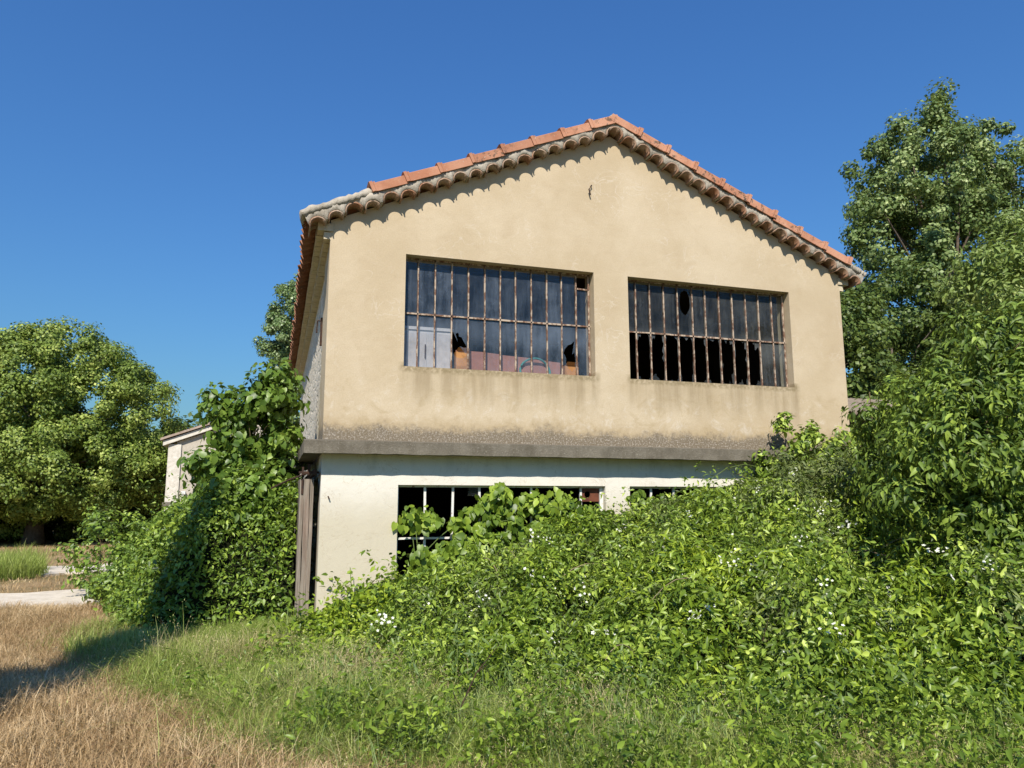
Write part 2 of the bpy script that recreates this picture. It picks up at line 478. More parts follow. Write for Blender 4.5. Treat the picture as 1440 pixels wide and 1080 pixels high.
UW = [(1.06, 3.97, 3.57, 5.20), (4.55, 7.545, 3.56, 5.19)]
LW = [(1.02, 4.09, 0.55, 1.925), (4.49, 7.5, 0.55, 1.925)]
RZ0 = 5.58
front_wall("upper_wall", M['upper'], 0, WID, 2.40, 5.50, UW, 0, TH, [(0, RZ0), (WID / 2, RZ0 + WID / 2 * 0.4465), (WID, RZ0)])
front_wall("lower_wall", M['lower'], 0, WID, -0.3, 2.40, LW, 0, TH)

# side and back walls, smooth corner return then rubble stone set back a little
mb = MB(); mb.box((0.0, TH, 2.40), (0.30, 1.15, 5.5)); mb.build("corner_pier", M['upper'], house)
mb = MB(); mb.box((0.0, TH, -0.3), (0.30, 0.62, 2.40)); mb.build("corner_pier", M['lower'], house)
mb = MB()
mb.box((0.035, 1.15, 2.40), (0.32, DEP, 5.5))
mb.box((0.035, 3.0, -0.3), (0.32, DEP, 2.40)); mb.box((0.035, 0.62, 2.05), (0.32, 3.0, 2.40))
mb.build("side_wall", M['rubble'], house)
mb = MB(); mb.box((WID - 0.32, TH, -0.3), (WID - 0.002, DEP, 5.55)); mb.build("side_wall", M['upper'], house)
mb = MB()
mb.add([(0.3, DEP, -0.3), (WID - .3, DEP, -0.3), (WID - .3, DEP, 5.6), (WID / 2, DEP, 7.45), (0.3, DEP, 5.6),
        (0.3, DEP - .3, -0.3), (WID - .3, DEP - .3, -0.3), (WID - .3, DEP - .3, 5.6), (WID / 2, DEP - .3, 7.45), (0.3, DEP - .3, 5.6)],
       [(0, 1, 2, 3, 4), (5, 6, 7, 8, 9), (0, 1, 6, 5), (1, 2, 7, 6), (2, 3, 8, 7), (3, 4, 9, 8), (4, 0, 5, 9)])
mb.build("back_wall", M['rubble'], house)
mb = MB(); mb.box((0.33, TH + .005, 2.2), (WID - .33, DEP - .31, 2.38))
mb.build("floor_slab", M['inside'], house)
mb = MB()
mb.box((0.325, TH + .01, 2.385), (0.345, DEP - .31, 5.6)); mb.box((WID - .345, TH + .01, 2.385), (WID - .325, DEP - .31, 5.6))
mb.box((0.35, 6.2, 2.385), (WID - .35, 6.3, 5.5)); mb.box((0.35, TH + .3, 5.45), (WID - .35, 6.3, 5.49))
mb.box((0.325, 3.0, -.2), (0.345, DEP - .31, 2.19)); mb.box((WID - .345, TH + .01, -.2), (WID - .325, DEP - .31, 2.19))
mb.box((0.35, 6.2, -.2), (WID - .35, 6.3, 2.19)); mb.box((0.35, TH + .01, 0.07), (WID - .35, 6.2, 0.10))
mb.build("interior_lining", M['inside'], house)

# concrete ledge with a return along the left side, chipped edge
mb = MB()
def ledge_run(p0, p1, out, zt, zb, n):
    pass
prof = []
for i in range(61):
    x = -0.245 + (WID + 0.49) * i / 60
    j = rs.uniform(-0.006, 0.006); k = rs.uniform(-0.005, 0.005)
    prof.append([(x, -0.001, 2.33), (x, -0.262 + j, 2.322 + k), (x, -0.262 + j, 2.487 + k), (x, -0.225, 2.497 + k), (x, -0.001, 2.52)])
mb.loft(prof)
mb.build("ledge", M['ledge'], house)
mb = MB()
prof = []
for i in range(31):
    y = 0.0 + 5.2 * i / 30
    j = rs.uniform(-0.006, 0.006)
    prof.append([(-0.003, y, 2.33), (-0.245 + j, y, 2.322), (-0.245 + j, y, 2.487), (-0.003, y, 2.51)])
mb.loft(prof)
mb.build("ledge", M['ledge'], house)

# hook and small holes
mb = MB(); mb.tube([(3.955, 0.03, 6.60), (3.95, -0.035, 6.605), (3.90, -0.05, 6.53), (3.925, -0.045, 6.44)], 0.012, 6)
mb.build("wall_hook", M['iron'], house)
mb = MB(); mb.tube([(0.10, 0.02, 1.77), (0.10, -0.03, 1.765), (0.115, -0.035, 1.73)], 0.009, 5)
mb.build("wall_hook", M['iron'], house)

# ---- windows
def clip_rect_hole(mb, x0, x1, z0, z1, y, hole, thick=0.004):
    """a pane with a jagged hole: hole = list of (angle, radius-fraction) or polygon points around a centre"""
    cx = sum(p[0] for p in hole) / len(hole); cz = sum(p[1] for p in hole) / len(hole)
    def edge(a):
        dx, dz = math.cos(a), math.sin(a); t = 1e9
        if dx > 1e-9: t = min(t, (x1 - cx) / dx)
        if dx < -1e-9: t = min(t, (x0 - cx) / dx)
        if dz > 1e-9: t = min(t, (z1 - cz) / dz)
        if dz < -1e-9: t = min(t, (z0 - cz) / dz)
        return cx + dx * t, cz + dz * t, t
    hp = []
    for k, (x, z) in enumerate(hole):
        a = math.atan2(z - cz, x - cx)
        ex, ez, t = edge(a)
        rr = min(math.hypot(x - cx, z - cz), t)
        hp.append((a, rr))
    for qx, qz in ((x0, z0), (x1, z0), (x1, z1), (x0, z1)):     # keep the pane's own corners
        a = math.atan2(qz - cz, qx - cx)
        hs = sorted(hp)
        prev = max([h for h in hs if h[0] <= a], default=(hs[-1][0] - 2 * math.pi, hs[-1][1]))
        nxt = min([h for h in hs if h[0] > a], default=(hs[0][0] + 2 * math.pi, hs[0][1]))
        f = (a - prev[0]) / max(1e-6, nxt[0] - prev[0])
        hp.append((a, min(edge(a)[2], prev[1] * (1 - f) + nxt[1] * f)))
    hp.sort()
    n = len(hp)
    for i in range(n):
        a, r = hp[i]; b, q = hp[(i + 1) % n]
        ia = (cx + math.cos(a) * r, cz + math.sin(a) * r); ib = (cx + math.cos(b) * q, cz + math.sin(b) * q)
        oa = edge(a); ob = edge(b)
        if math.hypot(oa[0] - ia[0], oa[1] - ia[1]) < 0.002 and math.hypot(ob[0] - ib[0], ob[1] - ib[1]) < 0.002: continue
        mb.quad((ia[0], y, ia[1]), (ib[0], y, ib[1]), (ob[0], y, ob[1]), (oa[0], y, oa[1]))

def shard_hole(x0, x1, z0, z1, r, ragged_=0.5):
    """big hole leaving rounded shards on the frame"""
    cx, cz = (x0 + x1) / 2, (z0 + z1) / 2
    hw, hh = (x1 - x0) / 2, (z1 - z0) / 2
    pts = []
    N = 34
    ph = r.uniform(0, 6)
    for k in range(N):
        a = 2 * math.pi * k / N
        p = 5.0
        ca, sa = math.cos(a), math.sin(a)
        d = (abs(ca) ** p + abs(sa) ** p) ** (-1 / p)
        s = 1.03 - ragged_ * max(0, math.sin(a * 3 + ph) * 0.13 + r.uniform(-0.10, 0.17))
        pts.append((cx + ca * d * hw * min(s, 1.0), cz + sa * d * hh * min(1.0, s + 0.03)))
    return pts

def glazed_window(box, bars, zmid, glass, holes, missing, extra=None, label=None):
    x0, x1, z0, z1 = box
    wd = tag(bpy.data.objects.new("window", None), label)
    COL.objects.link(wd); wd.location = (x0, 0.16, z0); wd.parent = house
    yb = 0.155
    r = random.Random(int(x0 * 100))
    mb = MB()
    def bar(xa, za, xb, zb, wdt=0.019):
        # flat T bar, slightly uneven
        d = Vector((xb - xa, 0, zb - za)); n = max(2, int(d.length / 0.12)); ring = []
        s = Vector((d.z, 0, -d.x)).normalized()
        for i in range(n + 1):
            p = Vector((xa, yb, za)) + d * (i / n); h = wdt / 2 * r.uniform(0.82, 1.18); o = s * r.uniform(-.002, .002)
            ring.append([p + o - s * h + Vector((0, -.014, 0)), p + o + s * h + Vector((0, -.014, 0)), p + o + s * h * .8 + Vector((0, .016, 0)), p + o - s * h * .8 + Vector((0, .016, 0))])
        mb.loft(ring)
    for b in bars: bar(b, z0 + .004, b, z1 - .004)
    bar(x0 + .002, zmid, x1 - .002, zmid, 0.024)
    bar(x0 + .002, z0 + .014, x1 - .002, z0 + .014, 0.022); bar(x0 + .002, z1 - .014, x1 - .002, z1 - .014, 0.024)
    bar(x0 + .012, z0, x0 + .012, z1, 0.02); bar(x1 - .03, z0, x1 - .03, z1, 0.024)
    if extra: bar(*extra, .022)
    mb.build("frame", M['rust_bar'], wd)
    mb = MB()
    ed = [x0] + list(bars) + [x1 - .03]
    zr = [z0 + .01, zmid, z1 - .01]
    for i in range(len(ed) - 1):
        for j in range(2):
            a, b, c, d = ed[i] + .008, ed[i + 1] - .008, zr[j] + .004, zr[j + 1] - .004
            y = 0.165 + r.uniform(-.002, .002)
            key = (i, j)
            if key in missing:
                if missing[key] <= 0: continue
                clip_rect_hole(mb, a, b, c, d, y, shard_hole(a, b, c, d, r, missing[key]))
            elif key in holes: clip_rect_hole(mb, a, b, c, d, y, holes[key])
            elif extra and key == (len(ed) - 2, 1):
                mb.quad((a, y, c), (b, y, c), (b, y, extra[1]), (a, y, extra[1]))
            else:
                tl = r.uniform(-.003, .003)
                mb.quad((a, y + tl, c), (b, y - tl, c), (b, y - tl * .5, d), (a, y + tl, d))
    go = mb.build("glass", glass, wd)
    for p in go.data.polygons:
        if p.normal.y > 0: p.flip()
    go.data.update()
    return wd

def blob(cx, cz, rx, rz, seed, jag=.2, n=18):
    r = random.Random(seed)
    return [(cx + math.cos(2 * math.pi * k / n) * rx * (1 + r.uniform(-jag, jag)), cz + math.sin(2 * math.pi * k / n) * rz * (1 + r.uniform(-jag, jag))) for k in range(n)]
glazed_window(UW[0], [1.27, 1.52, 1.77, 2.02, 2.27, 2.51, 2.75, 3.0, 3.25, 3.49, 3.73], 4.37, M['glass_blue'],
    {(3, 0): [(1.785, 4.17), (1.82, 4.16), (1.835, 4.12), (1.875, 4.14), (1.89, 4.08), (1.87, 4.0), (1.90, 3.94), (1.93, 3.90), (1.97, 3.915), (2.005, 3.93), (2.005, 3.80), (1.97, 3.77), (1.90, 3.76), (1.85, 3.77), (1.80, 3.83), (1.785, 3.95)],
     (10, 0): [(3.70, 4.13), (3.65, 4.08), (3.60, 4.06), (3.54, 3.99), (3.52, 3.93), (3.56, 3.86), (3.56, 3.79), (3.60, 3.70), (3.65, 3.66), (3.70, 3.70), (3.71, 3.85), (3.66, 3.92), (3.70, 3.95)]},
    {}, (3.73, 4.96, 3.945, 4.95), "rusty window of dusty panes coloured blue like the reflected sky, with two small breaks")
m2 = {(i, 0): v for i, v in enumerate([0.0, 0.8, 1.5, 0.6, 0.9, 0.8, 0.9, 1.6, 1.6, 1.6])}
glazed_window(UW[1], [4.75, 5.0, 5.25, 5.5, 5.77, 6.01, 6.27, 6.52, 6.78, 7.03, 7.29], 4.34, M['glass_grey'],
    {(4, 1): blob(5.645, 4.90, .095, .20, 3, .06, 22)}, m2, None, "rusty window of grey panes whose lower row is mostly smashed out")

def barred_window(box, bars, zmid, x_mid_end, label):
    x0, x1, z0, z1 = box
    wd = tag(bpy.data.objects.new("window", None), label)
    COL.objects.link(wd); wd.location = (x0, 0.1, z0); wd.parent = house
    mb = MB(); r = random.Random(int(x0 * 77))
    for b in bars:
        t0 = r.uniform(-.006, .006)
        mb.loft([[(b - .016 + q, .085, z), (b + .016 + q, .085, z), (b + .013 + q, .12, z), (b - .013 + q, .12, z)] for z, q in ((z0, 0), (zmid, t0), (z1 - .003, -t0))])
    if zmid: mb.box((x0 + .003, .083, zmid - .014), (x_mid_end, .11, zmid + .014))
    mb.box((x0 + .003, .084, z1 - .028), (x1 - .003, .118, z1 - .002))
    mb.box((x0 + .002, .083, z0), (x0 + .022, .118, z1 - .03)); mb.box((x1 - .055, .08, z0), (x1 - .003, .122, z1 - .03))
    mb.build("frame", M['white_bar'], wd)
    return wd
wl = barred_window(LW[0], [1.41, 1.80, 2.19, 2.58, 2.96, 3.35, 3.73], 1.205, 3.3, "lower window of white flaking bars without glass, half covered by creeper")
barred_window(LW[1], [4.89, 5.27, 5.66, 6.05, 6.44, 6.82, 7.2], 1.205, 7.4, "lower window of white bars almost buried in leaves")
mb = MB()
clip_rect_hole(mb, 3.75, 4.03, 1.70, 1.895, .10, blob(3.84, 1.80, .045, .05, 5, .1, 14))
mb.build("rusty_sheet", mat_plain("red_rust_sheet", (0.16, 0.055, 0.03), (0.09, 0.035, 0.022), .85, 9), wl)
mb = MB(); mb.quad((2.02, .105, 1.78), (2.17, .105, 1.775), (2.17, .105, 1.893), (2.03, .105, 1.893)); mb.build("pane_scrap", M['glass_grey'], wl)

# ---- roof
roof = bpy.data.objects.new("roof", None); COL.objects.link(roof); roof.parent = house
OV = 0.412
EZ = 5.652                      # top of roof line at the eave tip
def sp(side, s, h, y):
    """slope frame: s metres up the slope from the eave tip, h metres off the top line, y depth"""
    x = -OV + s * math.cos(SL) - h * math.sin(SL)
    z = EZ + s * math.sin(SL) + h * math.cos(SL)
    if side > 0: x = WID - x
    return (x, y, z)
SLEN = (WID / 2 + OV) / math.cos(SL)
for side in (-1, 1):
    mb = MB(); n = 52 * 8
    ys = [-0.02 + (DEP + 0.2) * i / n for i in range(n + 1)]
    for i in range(n + 1): pass
    lo0, lo1, up0, up1 = [], [], [], []
    rr = random.Random(side + 5)
    off = [rr.uniform(-0.02, 0.03) for _ in range(60)]
    for i, y in enumerate(ys):
        h = -0.13 + 0.055 * math.cos(2 * math.pi * i / 8)
        e = off[i // 8]
        lo0.append(sp(side, e, h - .022, y)); up0.append(sp(side, e, h, y))
        lo1.append(sp(side, SLEN, h - .022, y)); up1.append(sp(side, SLEN, h, y))
    for i in range(n):
        mb.quad(lo0[i], lo0[i + 1], lo1[i + 1], lo1[i]); mb.quad(up0[i], up1[i], up1[i + 1], up0[i + 1]); mb.quad(lo0[i], up0[i], up0[i + 1], lo0[i + 1])
    mb.build("tile_slope", M['dark_tile'], roof)
    # stepped brick cornice under the eave
    for k, (out, z0, z1, ln) in enumerate(((0.085, 5.30, 5.405, .20), (0.18, 5.41, 5.525, .235))):
        mb = MB(); y = 0.002 if k == 0 else -0.02
        rr = random.Random(k * 3 + side)
        while y < DEP:
            g = rr.uniform(-.006, .006)
            a, b = (-out + g, 0.034) if side < 0 else (WID - .034, WID + out + g)
            mb.box((a, y, z0 + rr.uniform(0, .006)), (b, y + ln - .022, z1)); y += ln
        a, b = (-out + .035, 0.03) if side < 0 else (WID - .03, WID + out - .035)
        mb.box((a, .01, z0 + .012), (b, DEP, z1 - .003))
        mb.build("cornice", M['cornice'], roof)
    # canal tiles laid across the gable edge: scalloped front under a bed of mortar
    rr = random.Random(31 + side)
    pitch = 0.272
    nt_ = int(SLEN / pitch)
    mb = MB(); tl = MB()
    ph0 = SLEN - nt_ * pitch
    samples = 10
    ARC = []
    for i in range(nt_ + 1):
        rad = pitch * 0.45 * rr.uniform(.86, 1.06); cs = ph0 + (i - .5) * pitch + rr.uniform(-.012, .012) + .0
        cs = max(cs, .02)
        base = -0.272 + rr.uniform(-.022, .018)
        # barrel tile
        yf = -0.196 + rr.uniform(-.022, .016)
        outer, inner = [], []
        for k in range(11):
            a = math.pi * k / 10
            outer.append((cs - math.cos(a) * rad, base + math.sin(a) * rad * .92)); inner.append((cs - math.cos(a) * (rad - .018), base + math.sin(a) * (rad - .018) * .92))
        polyf = outer + inner[::-1]
        tl.loft([[sp(side, s, h, yf) for s, h in polyf], [sp(side, s, h, 0.25) for s, h in polyf]])
        ARC.append((cs, rad, base))
    ns = int(SLEN / pitch * 14)
    ringf = []
    for k in range(ns + 1):
        s = SLEN * k / ns
        hb = -.262 + .008 * math.sin(s * 17)
        for cs, rad, base in ARC:
            u = (s - cs) / (rad + .004)
            if abs(u) < 1: hb = max(hb, base + math.sqrt(1 - u * u) * rad * .93)
        ringf.append((s, hb))
    wob = [rr.uniform(-1, 1) for _ in range(ns + 9)]
    wv = lambda k, a: a * (wob[k] + wob[k + 1] + wob[k + 2] + wob[k + 3]) / 3
    cols = []
    for k, (s, hb) in enumerate(ringf):
        y0 = -.186 + wv(k, .016) + .008 * math.sin(s * 11); t = -.056 + wv(k + 4, .012)
        cols.append([sp(side, s, hb, .2), sp(side, s, hb, y0 + .012), sp(side, s, hb + .010, y0), sp(side, s, (hb + t) / 2 + wv(k + 2, .012), y0 - .006 + wv(k + 3, .012)), sp(side, s, t - .008, y0 + .012), sp(side, s, t, y0 + .045), sp(side, s, t, .2)])
    mb.loft(cols, close=False, cap=False)
    tl.build("canal_tile_row", M['old_tile'], roof, True)
    mb.build("verge_mortar", M['mortar'], roof, True)
    # mortar hump over the bare end tiles at the eave
    rings = []
    E0, E1 = (-.03, 1.02) if side < 0 else (-.03, .36)
    nn = 22
    for i in range(nn + 1):
        s = E0 + (E1 - E0) * i / nn
        hh = -0.005 - .03 * math.exp(-((s - E0) / .12)) + .008 * math.sin(s * 14) + rr.uniform(-.012, .012)
        q = rr.uniform(-.012, .012)
        rings.append([sp(side, s, -.12 + q, -.195 + q), sp(side, s, -.05, -.215 + q), sp(side, s, hh, -.15 + q), sp(side, s, hh + .012, -.04), sp(side, s, hh - .02 + q, .12), sp(side, s, -.13, .16)])
    mb = MB(); mb.loft(rings); mb.build("mortar_cap", M['mortar'], roof, True)
    # red verge tiles, each overlapping the one below, collar at the downhill end
    n_v = 8 if side < 0 else 9
    s0 = 1.0 if side < 0 else 0.34
    ln = (SLEN - s0 + .02) / n_v
    for k in range(n_v):
        a, b = s0 + k * ln, s0 + (k + 1) * ln + .02
        mb = MB(); j = rr.uniform(-.008, .008); tw = rr.uniform(-.006, .006)
        def lprof(s, lift, grow):
            t0 = lift; yo = -.004 if side > 0 else 0.0
            return [sp(side, s, -.112 + t0 + j - grow * .3, -.222 - grow + yo), sp(side, s, .010 + t0 + j + grow, -.222 - grow + yo), sp(side, s, .024 + t0 + j + grow, -.195), sp(side, s, .014 + t0 + j + grow, .10),
                    sp(side, s, -.01 + t0 + j, .10), sp(side, s, -.01 + t0 + j, -.2), sp(side, s, -.112 + t0 + j, -.2)]
        mb.loft([lprof(a, .018 + tw, .022), lprof(a + .045, .018 + tw, .022), lprof(a + .048, .014 + tw, .006), lprof(a + .062, .014, .016), lprof(a + .08, .014, .016), lprof(a + .084, .011, 0), lprof(b, -.006, 0)])
        mb.build("verge_tile", M['red_tile'], roof)
mb = MB()
az = EZ + SLEN * math.sin(SL)
mb.loft([[(WID / 2 - .15, yy, az - .12), (WID / 2 + .16, yy, az - .125), (WID / 2 + .13 + q, yy, az - .045), (WID / 2 + .03, yy, az + .022 + q), (WID / 2 - .04, yy, az + .018), (WID / 2 - .12, yy, az - .05)] for yy, q in ((-.205, 0), (-.15, .008), (.12, -.004))])
mb.build("mortar_cap", M['mortar'], roof)
# ridge tiles
mb = MB()
y = -.13
while y < DEP:
    pts = []
    ring = lambda yy, g: [(WID / 2 + math.cos(a) * (.12 + g), yy, EZ + SLEN * math.sin(SL) - .125 + math.sin(a) * (.13 + g)) for a in [math.pi * (k / 8) for k in range(9)]]
    mb.loft([ring(y, .012), ring(y + .42, -.005)]); y += .40
mb.build("ridge_tiles", mat_tile("ridge_tile", (0.42, 0.30, 0.21), (0.55, 0.40, 0.28), 0.8, 12), roof)

# ---- weathered sliding door on the left side, hanging from an iron rail
door = bpy.data.objects.new("sliding_door", None); COL.objects.link(door); door.parent = house; door.location = (-.1, .3, 0)
rr = random.Random(11)
xx = -0.255
for k, wdt in enumerate((.055, .075, .05)):       # the stack of board edges seen end on
    mb = MB()
    b0 = 0.02 + rr.uniform(0, .12); y0 = .20 + rr.uniform(-.02, .02)
    ring = []
    for i in range(9):
        z = b0 + (2.0 - b0) * i / 8; jj = rr.uniform(-.005, .005)
        ring.append([(xx + jj, y0, z), (xx + wdt - .006 + jj, y0 + .004, z), (xx + wdt - .006 + jj, 1.75, z), (xx + jj, 1.75, z)])
    mb.loft(ring); mb.build("board", M['wood'], door); xx += wdt
mb = MB(); mb.box((-.28, .12, 2.07), (-.02, .145, 2.10)); mb.box((-.10, .05, 2.05), (-.055, 3.2, 2.12)); mb.box((-.17, .19, 1.95), (-.13, .22, 2.2)); mb.box((-.24, .19, 1.8), (-.215, .21, 2.16))
mb.tube([(-.16, .2, 2.08), (-.40, .3, 1.99), (-.62, .45, 1.88)], .012, 6)
mb.build("door_rail", M['iron'], door)
mb = MB(); mb.box((-.005, 1.7, 4.15), (-.03 + .06, 1.76, 4.6)); mb.tube([(0.03, 1.73, 4.55), (-.05, 1.73, 4.55), (-.06, 1.7, 4.35)], .015, 6); mb.build("iron_bracket", M['iron'], house)

# ---- things seen behind the upper panes
mb = MB(); mb.box((1.09, .27, 3.0), (1.80, .62, 4.16)); mb.box((1.07, .25, 4.165), (1.82, .64, 4.21))
cab = empty("cabinet", (1.48, .58, 3.0), "white cabinet standing behind the lower left panes of the left upper window", "cabinet")
mb.build("carcass", mat_plain("white_paint", (.56, .53, .49), (.42, .40, .37), .6), cab)
mb = MB(); mb.box((1.13, .255, 3.4), (1.43, .268, 4.12)); mb.box((1.45, .255, 3.4), (1.77, .268, 4.12)); mb.build("door", mat_plain("off_white_paint", (.52, .48, .44), (.38, .35, .32), .6), cab)
mb = MB(); mb.box((1.40, .235, 3.75), (1.415, .254, 3.95)); mb.build("handle", M['iron'], cab)
mb = MB(); mb.loft([[(x, .41, 3.1), (x, .41, zt), (x, .44, zt), (x, .44, 3.1)] for x, zt in ((1.9, 3.93), (2.3, 3.925), (2.6, 3.905), (2.62, 3.895), (3.0, 3.88), (3.4, 3.84), (3.56, 3.83))])
tag(mb.build("pink_board", mat_plain("pink_board_paint", (.36, .17, .125), (.28, .14, .105), .8)), "long faded pink board leaning behind the panes of the left upper window", "board")
mb = MB(); mb.tube([(3.13 + math.cos(a) * .24, .36 + .02 * math.sin(3 * a), 3.66 + math.sin(a) * .20) for a in [2 * math.pi * k / 28 for k in range(29)]], .017, 7)
tag(mb.build("hose_coil", mat_plain("teal_rubber", (.05, .24, .20), (.035, .17, .15), .6)), "coiled teal hose hanging before the pink board in the left upper window", "hose")
for lab, x0, x1, zt in (("orange cardboard box seen through the broken pane beside the white cabinet", 1.87, 2.08, 3.88), ("orange cardboard box seen under the broken pane at the right end of the window", 3.58, 3.80, 3.76)):
    mb = MB(); mb.box((x0, .26, 3.2), (x1, .40, zt)); mb.add([(x0, .26, zt + .002), (x1, .26, zt + .002), (x1 - .02, .20, zt + .05), (x0 + .02, .20, zt + .05)], [(0, 1, 2, 3)])
    tag(mb.build("cardboard_box", mat_plain("cardboard", (.42, .21, .08), (.33, .16, .06), .85)), lab, "box", "cardboard boxes behind the broken panes")

# ------------------------------------------------------------------ far house beyond the ivy, shed behind the right corner
fh = empty("far_house", (-4.9, 24, 0), "small pale rendered house with shallow tiled gable beyond the ivy mound", "house")
M['fh_wall'] = mat_plain("rough_render", (.50, .45, .37), (.40, .355, .29), .95, 9, .1, .8)
M['fh_quoin'] = mat_plain("pale_quoin", (.66, .62, .54), (.50, .46, .38), .9, 7, .1, .6)
mb = MB()
pf = [(-4.6, -.2), (1.5, -.2), (1.5, 4.3), (-1.6, 5.42), (-4.6, 4.32)]
mb.loft([[(x, 24.06, z) for x, z in pf], [(x, 34, z) for x, z in pf]]); mb.build("wall", M['fh_wall'], fh)
mb = MB(); mb.box((-4.92, 23.98, -.2), (-4.42, 24.5, 1.62)); mb.box((-4.92, 23.98, 1.80), (-4.42, 24.5, 4.2)); mb.build("corner_pier", M['fh_quoin'], fh)
mb = MB(); mb.box((-5.0, 23.93, 1.63), (-4.38, 24.55, 1.79)); mb.build("band", M['ledge'], fh)
mb = MB()
pf = [(-5.12, 4.13), (-1.6, 5.52), (1.9, 4.15), (1.9, 4.35), (-1.6, 5.72), (-5.12, 4.33)]
pf2 = [(-5.22, 4.345), (-1.6, 5.735), (2.0, 4.345), (2.0, 4.44), (-1.6, 5.83), (-5.22, 4.44)]
mb.loft([[(x, 23.85, z) for x, z in pf], [(x, 34.1, z) for x, z in pf]]); mb.build("gable_trim", M['fh_quoin'], fh)
mb = MB(); mb.loft([[(x, 23.75, z) for x, z in pf2], [(x, 34.2, z) for x, z in pf2]]); mb.build("roof", mat_tile('far_tile', (.34, .25, .19), (.46, .38, .31), .6), fh)
mb = MB(); mb.box((-4.30, 23.9, 2.12), (-4.14, 24.06, 2.24)); mb.tube([(-4.22, 23.98, 2.11), (-4.22, 23.95, 2.0)], .03, 6); mb.build("wall_lamp", mat_plain("lamp_white", (.8, .8, .78)), fh)
mb = MB(); mb.tube([(-4.78, 23.96, 1.42), (-4.70, 23.96, 1.30), (-4.64, 23.96, 1.42), (-4.52, 23.96, 1.50)], .018, 4); mb.tube([(-4.8, 23.96, 1.2), (-4.62, 23.96, 1.12), (-4.55, 23.96, 1.22)], .018, 4); mb.build("graffiti", M['iron'], fh)

sh = empty("tiled_shed", (13, 5, 0), "low shed with lichen grey tile roof half hidden beyond the right corner", "shed")
mb = MB(); mb.box((10.2, 4.0, -.2), (17.0, 7.4, 3.75)); mb.build("wall", mat_plain("shed_render", (.16, .125, .085), (.10, .08, .055), .95), sh)
mb = MB(); n = 28 * 8
lo = []; hi = []
for i in range(n + 1):
    x = 9.9 + 7.4 * i / n; h = .05 * math.cos(2 * math.pi * i / 8)
    lo.append((x, 3.45, 3.72 + h)); hi.append((x, 7.8, 4.75 + h))
for i in range(n):
    d = Vector((0, 0, -.03))
    mb.quad(lo[i], lo[i + 1], hi[i + 1], hi[i]); mb.quad(Vector(lo[i]) + d, Vector(lo[i + 1]) + d, Vector(hi[i + 1]) + d, Vector(hi[i]) + d); mb.quad(lo[i], lo[i + 1], Vector(lo[i + 1]) + d, Vector(lo[i]) + d)
mb.build("roof", mat_tile("lichen_tile", (.20, .155, .11), (.31, .26, .20), .8), sh)

mb = MB(); mb.tube([Vector((8.75, 4.0, 6.02)).lerp(Vector((23.5, 17.0, 13.2)), k / 20) - Vector((0, 0, 1.2 * 4 * (k / 20) * (1 - k / 20) * .35)) for k in range(21)], .016, 5)
tag(mb.build("cable", mat_plain("black_rubber", (.02, .02, .02))), "thin black cable running from the roof eave up into the poplar", "cable")

# ------------------------------------------------------------------ leaves
T_OVATE = (np.array([[0, 0, 0], [-.27, .30, .07], [0, .33, -.02], [.27, .30, .07], [-.20, .66, .05], [0, .68, -.02], [.20, .66, .05], [0, 1, -.09]], float),
           np.array([[0, 2, 1], [0, 3, 2], [1, 2, 5], [1, 5, 4], [2, 3, 6], [2, 6, 5], [4, 5, 7], [5, 6, 7]]))
T_HEART = (np.array([[0, 0, 0], [-.40, .16, .06], [0, .35, -.03], [.40, .16, .06], [-.33, .55, .02], [0, .65, -.04], [.33, .55, .02], [0, 1, -.14], [-.22, -.10, .03], [.22, -.10, .03]], float),
           np.array([[0, 2, 1], [0, 3, 2], [0, 1, 8], [0, 9, 3], [1, 2, 5], [1, 5, 4], [2, 3, 6], [2, 6, 5], [4, 5, 7], [5, 6, 7]]))
T_POINT = (np.array([[0, 0, 0], [-.19, .26, .07], [0, .30, -.02], [.19, .26, .07], [-.15, .58, .05], [0, .62, -.03], [.15, .58, .05], [0, 1, -.16]], float), T_OVATE[1])
T_LANCE = (np.array([[0, 0, 0], [-.13, .35, .04], [0, .38, -.02], [.13, .35, .04], [-.10, .70, .0], [0, .72, -.05], [.10, .70, .0], [0, 1, -.16]], float), T_OVATE[1])
T_RHOMB = (np.array([[0, 0, 0], [-.36, .5, .10], [.36, .5, .10], [0, 1, -.04]], float), np.array([[0, 2, 1], [1, 2, 3]]))

def unit(a): return a / np.maximum(1e-9, np.linalg.norm(a, axis=1, keepdims=True))

def leaf_arrays(P, Nn, size, tmpl, rng, droop=0.3):
    tv, tf = tmpl
    n = len(P)
    Nn = unit(Nn)
    t = rng.normal(size=(n, 3)); t[:, 2] -= droop * 2
    t = unit(t - Nn * (t * Nn).sum(1, keepdims=True))
    b = np.cross(t, Nn)
    s = np.broadcast_to(np.asarray(size, float), (n,))[:, None, None]
    V = P[:, None] + s * (tv[None, :, 0:1] * b[:, None] + tv[None, :, 1:2] * t[:, None] + tv[None, :, 2:3] * Nn[:, None])
    T = tf[None] + (np.arange(n) * len(tv))[:, None, None]
    r = np.repeat(rng.random(n), len(tv))
    return V.reshape(-1, 3), T.reshape(-1, 3), r

def foliage(name, P, Nn, size, tmpl, mat, parent, rng, droop=0.3):
    V, T, r = leaf_arrays(P, Nn, size, tmpl, rng, droop)
    return np_mesh(name, V, T, r, mat, parent)

